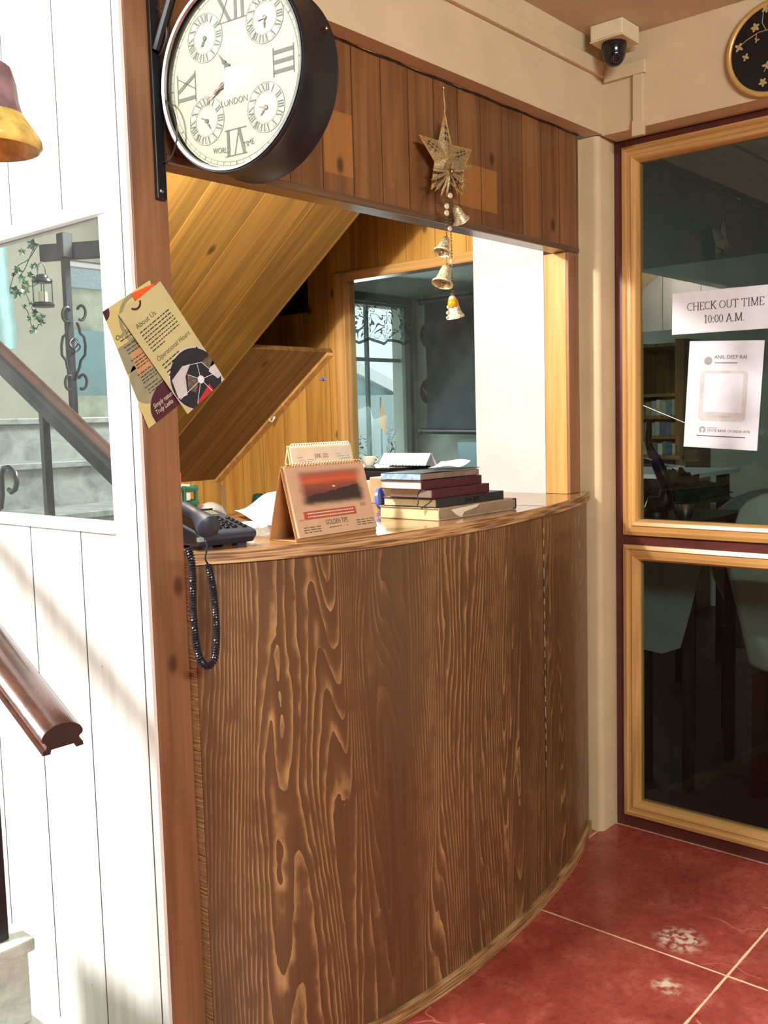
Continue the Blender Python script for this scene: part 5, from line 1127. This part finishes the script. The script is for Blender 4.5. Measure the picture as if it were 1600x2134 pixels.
for sx in (-1, 1): MB().tube([mr_(153+sx*x, y, YR-0.016) for x, y in [(7, 672), (12, 684), (14, 695), (22, 702), (25, 720), (24, 740), (15, 752), (13, 765), (8, 778), (6, 790)]], 0.006, 6).build('cage_strap', 'iron', lr, smooth=60)
for k in range(4):
    MB().tube([mr_(154+14*math.sin(PI*i/8)*math.cos(k*PI/2+i*0.28), 704+i*4.2, YR-0.02+0.02*math.sin(PI*i/8)*math.sin(k*PI/2+i*0.28)) for i in range(9)], 0.0035, 5).build('basket_wire', 'iron', lr, smooth=60)
p2_ = mr_(236, 868); 
YL2 = 3.62
def ml(px, py, Y=YL2): return mir(on(1, Y, px, py))
lc_ = ml(91, 640); ln_ = thing('lantern', lc_, 'small black candle lantern hanging among ivy, seen in the mirror', 'lantern')
hL = (ml(91, 572).z-lc_.z); s_ = hL/0.13
MB().lathe([(0.040*s_, 0), (0.043*s_, 0.004*s_), (0.043*s_, 0.012*s_), (0.037*s_, 0.018*s_)], lc_, n=20).build('base', 'black', ln_, smooth=40)
MB().lathe([(0.036*s_, 0.096*s_), (0.041*s_, 0.100*s_), (0.038*s_, 0.110*s_), (0.024*s_, 0.116*s_), (0.022*s_, 0.126*s_), (0.012*s_, 0.13*s_)], lc_, n=20).build('roof', 'black', ln_, smooth=40)
MB().lathe([(0.034*s_, 0.0182*s_), (0.034*s_, 0.0958*s_), (0.0325*s_, 0.0958*s_), (0.0325*s_, 0.0182*s_)], lc_, n=20, cap=False).build('glass_chimney', 'glass', ln_, smooth=40)
for k in range(4): A = k*PI/2+0.4; MB().tube([lc_+V((0.037*s_*math.cos(A), 0.037*s_*math.sin(A), z*s_)) for z in (0.018, 0.097)], 0.0022, 6).build('guard_wire', 'black', ln_)
MB().lathe([(0.018*s_, 0.0185*s_), (0.018*s_, 0.06*s_)], lc_, n=16).build('candle', 'candle', ln_, smooth=40)
MB().tube([lc_+V((0.016*math.sin(t)*s_*1.1, 0, (0.127+0.05*math.cos(t))*s_+0.0)) for t in [-PI*0.5+PI*i/12 for i in range(13)]], 0.002, 6).build('handle', 'black', ln_, smooth=60)
iv = thing('ivy_vine', ml(60, 520), 'trailing ivy with dark green leaves around the lantern, seen in the mirror', 'vine')
for pts in ([(80, 508), (60, 540), (36, 556), (24, 590), (22, 610), (44, 612), (54, 604)], [(72, 512), (52, 560), (40, 580), (62, 596), (80, 588), (76, 556)], [(52, 606), (66, 640), (72, 655), (84, 676)], [(46, 636), (58, 650), (64, 672), (72, 690), (84, 668), (90, 655)]):
    MB().tube(smooth3([ml(x, y, YL2-0.02) for x, y in pts], 5), 0.0018, 5).build('stem', 'leaf_dark', iv, smooth=60)
for i, (x, y, r) in enumerate([(66, 510, 12), (46, 524, 8), (34, 560, 6), (38, 565, 8), (46, 580, 9), (54, 590, 7), (30, 606, 11), (36, 612, 10), (52, 605, 11), (62, 572, 7), (74, 552, 6), (68, 556, 6), (70, 580, 6), (52, 638, 5), (60, 664, 6), (72, 650, 7), (75, 660, 8), (88, 663, 9), (86, 672, 8), (70, 686, 9), (68, 690, 7), (28, 572, 5), (66, 634, 6)]):
    A = i*2.1; pts = []; r *= 1.35
    for t, rr_ in ((0, 1.0), (36, 0.5), (72, 0.85), (108, 0.5), (144, 0.8), (180, 0.35), (216, 0.8), (252, 0.5), (288, 0.85), (324, 0.5)):
        a = math.radians(t)+A; pts.append(ml(x+r*rr_*math.cos(a), y+r*rr_*math.sin(a), YL2-0.03+0.004*math.sin(i*3+t)))
    m = MB(); c = ml(x, y, YL2-0.026); m.add(pts+[c]+[p+V((0, 0.0012, 0)) for p in pts]+[c+V((0, 0.0012, 0))], [(k, (k+1) % 10, 10) for k in range(10)]+[((k+1) % 10+11, k+11, 21) for k in range(10)]+[(k, k+11, (k+1) % 10+11, (k+1) % 10) for k in range(10)])
    m.build('leaf', 'leaf' if i % 3 else 'leaf_dark', iv)
ca, cb_ = mir(on(1, 4.3, -60, 520)), mir(on(1, 4.3, 38, 727)); cl = thing('hanging_cloth', (ca.x, 4.3, cb_.z), 'pale teal cloth hanging by the landing, left edge of the mirror', 'cloth')
MB().grid(lambda a, b: V((cb_.x+(ca.x-cb_.x)*a+0.03*b*(1-a), 4.3+0.012*math.sin(a*14), cb_.z+(ca.z+0.1-cb_.z)*b)), 24, 6, (0, 0.003, 0)).build('cloth', 'teal_cloth', cl, smooth=60)
MB().tube([(cb_.x+0.06, 4.3, ca.z+0.1), (ca.x-0.05, 4.3, ca.z+0.1)], 0.006, 8).build('pole', 'iron', cl)
# yard outside the landing window
ob = thing('neighbour_house', (-2.0, 7.2, 0), 'pale neighbouring house with tin roof outside the landing window', 'house')
def mo(px, py, Y=7.2): return mir(on(1, Y, px, py))
x0_, x1_ = mo(330, 700).x, mo(60, 700).x
MB().box(x0_, x1_, 7.2, 7.4, mo(190, 690).z, mo(190, 604).z).build('wall', 'concrete', ob)
MB().box(x0_, x1_, 7.15, 7.4, mo(190, 604).z+0.001, mo(190, 560).z).build('roof', 'roof_tin', ob)
MB().box(x0_, x1_, 7.18, 7.4, mo(190, 826).z, mo(190, 690).z-0.001).build('lower_wall', 'facade', ob)
MB().box(x0_, x1_, 7.0, 7.4, -0.5, mo(190, 826).z-0.001).build('plinth', 'concrete', ob)
# hanging bell, top left
bc = on(1, 1.12, -22, 296); bh = thing('hanging_bell', bc, 'brown glazed ceramic bell with yellow flared lip hanging at top left', 'bell')
MB().lathe([(0.0008, 0.098), (0.016, 0.096), (0.030, 0.084), (0.0345, 0.064), (0.036, 0.046), (0.039, 0.034), (0.0385, 0.030), (0.0355, 0.034), (0.032, 0.044), (0.030, 0.064), (0.024, 0.08), (0.0008, 0.09)], bc, n=36, cap=False).build('body', 'bell_brown', bh, smooth=60)
MB().lathe([(0.0385, 0.0305), (0.041, 0.031), (0.047, 0.022), (0.055, 0.010), (0.0595, 0.001), (0.0595, -0.006), (0.056, -0.009), (0.050, -0.002), (0.040, 0.016), (0.0365, 0.030)], bc, n=36, cap=False).build('lip', 'bell_yellow', bh, smooth=60)
MB().ball(bc+V((0, 0, 0.006)), 0.012).build('clapper', 'iron', bh, smooth=60)
MB().tube([bc+V((0, 0, 0.096)), V((bc.x, bc.y, ZC-0.001))], 0.0022, 6).build('cord', 'iron', bh)

# ================================================================== ROOM BEHIND THE GLASS
XF, YF = 6.2, 5.0
struct(bx('wall_room_far', 'plaster_g', XF, XF+0.1, -2.6, YF+0.1, 0, 2.24), 'grey green far wall of the room behind the glass', 'wall')
struct(bx('wall_room_near_left', 'plaster_g', XR+0.062, XR+0.09, 3.30, YF+0.1, 0, 2.24))
struct(bx('wall_room_end', 'plaster_g', XR+0.1, XF, -2.7, -2.6, 0, 2.24))
lx1 = on(1, YF, 838, 760).x; lx0 = on(1, YF, 640, 760).x; lz1 = on(1, YF, 800, 640).z; lz0 = 0.80
m = MB(); m.box(lx1, XF, YF, YF+0.1, 0, 2.24); m.box(XR+0.09, lx0, YF, YF+0.1, 0, 2.24); m.box(lx0, lx1, YF, YF+0.1, 0, lz0); m.box(lx0, lx1, YF, YF+0.1, lz1, 2.24)
struct(m.build('wall_room_window', 'plaster_g'), 'wall with the lace curtained window behind the glass', 'wall')
w4 = thing('window_4', ((lx0+lx1)/2, YF, lz0), 'tall window behind lace curtains in the room beyond', 'window'); w4['kind'] = 'structure'
for a in ((lx1-0.0, lx1+0.10), (lx0-0.1, lx0)): MB().box(a[0], a[1], YF-0.03, YF-0.001, lz0, lz1+0.1).build('frame_side', 'frame_grey', w4)
MB().box(lx0, lx1, YF-0.03, YF-0.001, lz1, lz1+0.1).build('frame_top', 'frame_grey', w4)
gz = on(1, YF, 780, 749).z; gx = on(1, YF, 772, 760).x
MB().box(lx0, lx1, YF+0.02, YF+0.05, gz-0.014, gz+0.014).build('glazing_bar', 'frame_grey', w4)
MB().box(gx-0.012, gx+0.012, YF+0.02, YF+0.05, lz0, gz-0.015).build('glazing_bar', 'frame_grey', w4); MB().box(gx-0.012, gx+0.012, YF+0.02, YF+0.05, gz+0.015, lz1).build('glazing_bar', 'frame_grey', w4)
cn = thing('lace_curtain', ((lx0+lx1)/2, YF-0.1, lz0), 'white lace curtains across the window of the room beyond', 'curtain')
MB().grid(lambda a, b: V((lx0-0.03+(lx1-lx0+0.03)*a, YF-0.09+0.022*math.sin(a*34), lz0-0.05+(lz1-lz0+0.04)*b)), 80, 4).build('curtain_panel', 'lace', cn, smooth=60)
MB().tube([(lx0-0.1, YF-0.09, lz1+0.02), (lx1+0.03, YF-0.09, lz1+0.02)], 0.009, 8).build('curtain_rod', 'frame_grey', cn)
struct(bx('floor_outside', 'concrete', -6, 14, 5.7, 12, -0.6, -0.5), 'ground outside the windows', 'ground')
hs_ = thing('gabled_house', (5.4, 9.0, 0), 'pale gabled house outside the lace curtained window', 'house')
def ho(px, py, Y=9.0): return on(1, Y, px, py)
MB().prism([V((ho(690, 940).x, 9, -0.499)), V((ho(860, 940).x, 9, -0.499)), ho(860, 830), ho(746, 770), ho(690, 800)], (0, 0.3, 0)).build('gable_wall', 'facade', hs_)
MB().prism([ho(746, 752, 8.9), ho(746, 778, 8.9), ho(862, 838, 8.9), ho(862, 815, 8.9)], (0, 0.4, 0)).build('barge_board', 'white_paint', hs_)
MB().prism([ho(690, 825, 8.8), ho(862, 822, 8.8), V((ho(862, 960, 8.8).x, 8.8, -0.499)), V((ho(690, 960, 8.8).x, 8.8, -0.499))], (0, 0.08, 0)).build('lower_wall', 'roof_tin', hs_)
fg = thing('prayer_flag', ho(795, 900, 8.0), 'saffron flag outside the lace curtained window', 'flag')
MB().prism([ho(795, 832, 8.0), ho(791, 890, 8.0), ho(806, 904, 8.0), ho(803, 870, 8.0)], (0, 0.006, 0)).build('flag_cloth', 'flag', fg)
MB().tube([ho(793, 828, 8.02), V((ho(793, 828, 8.02).x, 8.02, -0.499))], 0.012, 6).build('pole', 'frame_grey', fg)
# hanging woven scroll and two plates
XS = 5.95
a, b, c, d = on(0, XS, 886, 628), on(0, XS, 1010, 612), on(0, XS, 889, 898), on(0, XS, 1010, 900)
so_ = thing('woven_scroll', V((XS, (a.y+b.y)/2, c.z)), 'dark teal woven scroll hanging on rods in the room beyond', 'scroll')
MB().grid(lambda u, v: (c.lerp(d, u)).lerp(a.lerp(b, u), v)+V((0.012*math.sin(v*5), 0, 0)), 8, 20, (0.004, 0, 0)).build('cloth', 'scroll', so_, smooth=60)
for p, q in ((a, b), (c, d)): MB().tube([p+V((0.002, 0.05, 0)), q+V((0.002, 0, 0))], 0.022, 10).build('rod', 'black', so_, smooth=40)
for p in (a, c):
    MB().ball(p+V((0.002, 0.055, 0)), 0.028).build('knob', 'black', so_, smooth=60)
MB().tube([a+V((0, 0.03, 0.02)), (XS, (a.y+b.y)/2+0.05, 2.238)], 0.004, 5).build('cord', 'black', so_)
for py, lb in ((697, 'upper dark gold-rimmed plate half hidden by the woven scroll'), (815, 'lower dark gold-rimmed plate half hidden by the woven scroll')):
    p = on(0, XF-0.004, 900, py); wq = thing('wall_plate', p, lb, 'plate', 'plates behind the woven scroll'); R_ = 0.118
    MB().lathe([(0.001, 0), (R_, 0), (R_, 0.008), (0.001, 0.008)], p, (-1, 0, 0), 40).build('plate_face', 'plate', wq)
    MB().tube([p+V((-0.006, R_*math.sin(t), R_*math.cos(t))) for t in [2*PI*k/40 for k in range(40)]], 0.006, 6, True).build('gold_rim', 'goldpaint', wq, smooth=60)
    for k in range(6): MB().tube([p+V((-0.009, 0.02+0.012*k, -0.06+0.015*k)), p+V((-0.009, 0.045+0.010*k, -0.01+0.010*k))], 0.004, 5).build('flower_spray', 'ink_soft', wq)
p, q = on(0, 2.98, 737, 661), on(0, 2.98, 739, 862); tvt = thing('flat_screen', (2.98, p.y, q.z), 'edge of a black flat screen just inside the inner window', 'screen')
MB().box(2.93, 2.98, p.y, p.y+0.42, q.z, p.z).build('casing', 'skirt_dark', tvt, bevel=0.004)
MB().box(2.981, 2.984, p.y+0.015, p.y+0.405, q.z+0.015, p.z-0.015).build('panel', 'cam_black', tvt)
MB().tube([(2.955, p.y+0.2, 0.0), (2.955, p.y+0.2, q.z+0.001)], 0.02, 10).build('stand', 'black', tvt)
p, q = on(0, 5.7, 953, 916), on(0, 5.7, 1010, 960); cbn = thing('tall_cabinet', (5.85, 3.5, 0), 'dark grey cabinet under the woven scroll', 'cabinet')
MB().box(5.70, 6.19, min(p.y, q.y), p.y, 0.0005, p.z).build('body', 'frame_grey', cbn)
MB().box(5.690, 5.6995, min(p.y, q.y)+0.01, p.y-0.01, 0.02, p.z-0.02).build('door', 'facade', cbn)
# bookcase with books
XB = 5.78
ya = on(0, XB, 1330, 900).y+0.10; yb_ = on(0, XB, 1424, 900).y; zt_ = on(0, XB, 1400, 775).z
bk_ = thing('bookcase', (XB+0.16, (ya+yb_)/2, 0), 'brown wooden bookcase with shelves of books behind the upper pane', 'bookcase')
MB().box(XB, XF-0.005, ya-0.04, ya, 0.0005, zt_+0.2).build('side', 'shelf_wood', bk_); MB().box(XB, XF-0.005, yb_, yb_+0.055, 0.0005, zt_+0.2).build('side', 'shelf_wood', bk_)
MB().box(XF-0.03, XF-0.006, yb_+0.055, ya-0.04, 0.0005, zt_+0.2).build('back', 'shelf_wood', bk_)
SZ = [on(0, XB, 1380, y).z for y in (948, 908, 866, 820)]+[zt_+0.18]
for i, z in enumerate(SZ): MB().box(XB+0.005, XF-0.031, yb_+0.056, ya-0.041, z-0.02, z).build('shelf', 'shelf_wood', bk_)
MB().box(XB-0.012, XB-0.001, yb_+0.06, ya-0.02, 0.05, SZ[0]-0.03).build('door', 'dark_wood', bk_)
MB().box(XB-0.02, XB+0.004, yb_, ya, SZ[0]-0.028, SZ[0]-0.002).build('rail', 'shelf_wood', bk_)
rnd = random.Random(3); cnames = ['teal', 'grey', 'olive', 'blue', 'cream']
for si_, sname in ((0, 'lowest'), (1, 'second'), (2, 'third')):
    y = yb_+0.062; hmax = SZ[si_+1]-SZ[si_]-0.03; k = 0
    while y < ya-0.08 and k < 9:
        wd = 0.022+0.016*rnd.random(); ci = rnd.randrange(5); h_ = hmax*(0.75+0.2*rnd.random())
        t = tag(MB().box(XB+0.03, XB+0.17, y, y+wd, SZ[si_]+0.0005, SZ[si_]+h_).build('book', BOOKC[ci], bevel=0.002),
                '%s spined book, number %d from the right end of the %s bookcase shelf' % (cnames[ci], k+1, sname), 'book', 'books in the bookcase'); y += wd+0.002; k += 1
# side table with plant and dark figurine
ty0 = on(0, 3.05, 1450, 1200).y; ty1 = on(0, 3.05, 1310, 1200).y; tz = on(0, 3.05, 1420, 1087).z
tb = thing('side_table', (3.25, (ty0+ty1)/2, 0), 'low table under a pale cloth just behind the glass', 'table')
MB().box(3.05, 3.5, ty0, ty1, tz-0.02, tz).build('table_top', 'dark_wood', tb)
for x, y in ((3.08, ty0+0.03), (3.44, ty0+0.03), (3.08, ty1-0.06), (3.44, ty1-0.06)): MB().box(x, x+0.03, y, y+0.03, 0, tz-0.02).build('leg', 'dark_wood', tb)
tcl = [on(0, 3.045, *p) for p in ((1463, 1092), (1462, 1180), (1440, 1270), (1418, 1350), (1380, 1362), (1310, 1345), (1310, 1092))]
tag(MB().prism(tcl, (-0.004, 0, 0)).build('table_cloth', 'sofa'), 'pale cloth hanging over the front of the low table', 'tablecloth')
fgp = [(1352, 878), (1351, 905), (1350, 922), (1356, 940), (1368, 962), (1380, 990), (1388, 1018), (1387, 1040), (1376, 1058), (1364, 1072), (1362, 1084)]
fg_ = thing('carved_figurine', on(0, 3.2, 1364, 1086), 'dark carved curving figurine on the table behind the glass', 'figurine')
fpp = [on(0, 3.2, *p) for p in fgp]; fpp = [V((p.x, p.y, max(p.z, tz+0.036))) for p in fpp[:-1]]+[V((fpp[-1].x, fpp[-1].y, tz+0.021))]
MB().tube(fpp, [0.010, 0.012, 0.011, 0.015, 0.022, 0.023, 0.020, 0.026, 0.036, 0.038, 0.034], 12).build('figure', 'dark_wood', fg_, smooth=60)
bq = on(0, 3.2, 1364, 1086); MB().lathe([(0.045, 0), (0.045, 0.012), (0.034, 0.02)], (3.2, bq.y, tz+0.0005), n=24).build('plinth', 'dark_wood', fg_, smooth=40)
pp_ = on(0, 3.15, 1425, 1084); pl_ = thing('potted_plant', (3.15, pp_.y, tz), 'dark glossy-leaved plant in a small silver pot behind the glass', 'plant')
MB().lathe([(0.024, 0), (0.032, 0.02), (0.034, 0.05), (0.036, 0.052), (0.032, 0.05), (0.030, 0.02)], (3.15, pp_.y, tz+0.0005), n=24, cap=False).build('pot', 'silver', pl_, smooth=40)
MB().lathe([(0.0005, 0.044), (0.031, 0.044), (0.031, 0.046), (0.0005, 0.046)], (3.15, pp_.y, tz), n=20, cap=False).build('soil', 'skirt_dark', pl_)
for i in range(24):
    A = i*2.4; L_ = 0.10+0.12*rnd.random(); o = V((3.15, pp_.y, tz+0.05)); d = V((0.35*math.cos(A), -0.45+0.75*math.sin(A), 0.55+0.6*rnd.random())).normalized()
    sd_ = d.cross(V((1, 0.2, 0))).normalized(); wd = 0.014+0.012*rnd.random(); pts = []
    m = MB()
    def lf_(a, b, o=o, d=d, sd_=sd_, L_=L_, wd=wd): return o+d*L_*b+V((0, 0, -0.35*L_*b*b))+sd_*((a-0.5)*2*wd*math.sin(PI*min(1, b*0.97+0.02)))
    m.grid(lf_, 2, 7, (0.0008, 0, 0.0004)); m.build('leaf', 'leaf_dark', pl_, smooth=60)
# two covered armchairs
def armchair(X, pts, label, depth):
    P = [on(0, X, *p) for p in pts]; t = thing('armchair', (X+depth/2, sum(p.y for p in P)/len(P), 0), label, 'armchair', 'covered armchairs behind the glass')
    m = MB(); m.prism([p for p in P], (0.16, 0, 0)); m.build('covered_back', 'sofa', t, bevel=0.02, seg=3)
    ys = [p.y for p in P]; y0, y1 = min(ys), max(ys)-0.05
    MB().box(X+0.165, X+depth, y0+0.02, y1, 0.30, 0.46).build('seat', 'sofa', t, bevel=0.03, seg=3)
    for x, y in ((X+0.03, y0+0.05), (X+0.03, y1-0.08), (X+depth-0.08, y0+0.05), (X+depth-0.08, y1-0.08)): MB().box(x, x+0.04, y, y+0.04, 0.0, 0.42 if x < X+0.1 else 0.299).build('leg', 'dark_wood', t)
    return t
armchair(3.75, [(1452, 1098), (1490, 1062), (1522, 1038), (1560, 1024), (1640, 1022), (1690, 1060), (1690, 1330), (1540, 1330), (1480, 1200)], 'white covered armchair further back, behind the nearer chair', 0.6)
armchair(3.12, [(1552, 1044), (1536, 1064), (1526, 1095), (1510, 1140), (1505, 1170), (1520, 1225), (1536, 1295), (1556, 1390), (1700, 1440), (1720, 1060), (1660, 1030), (1585, 1030)], 'white covered armchair nearest the glass, lower right', 0.6)
dt = thing('dining_table', (4.4, 1.9, 0), 'white topped table standing in the room behind the glass', 'table')
a, b = on(0, 4.3, 1438, 990), on(0, 4.3, 1325, 1003)
MB().box(4.3, 4.9, a.y, b.y+0.3, a.z-0.02, a.z).build('table_top', 'paper', dt)
for x, y in ((4.34, a.y+0.04), (4.82, a.y+0.04), (4.34, b.y+0.2), (4.82, b.y+0.2)): MB().box(x, x+0.05, y, y+0.05, 0, a.z-0.02).build('leg', 'dark_wood', dt)
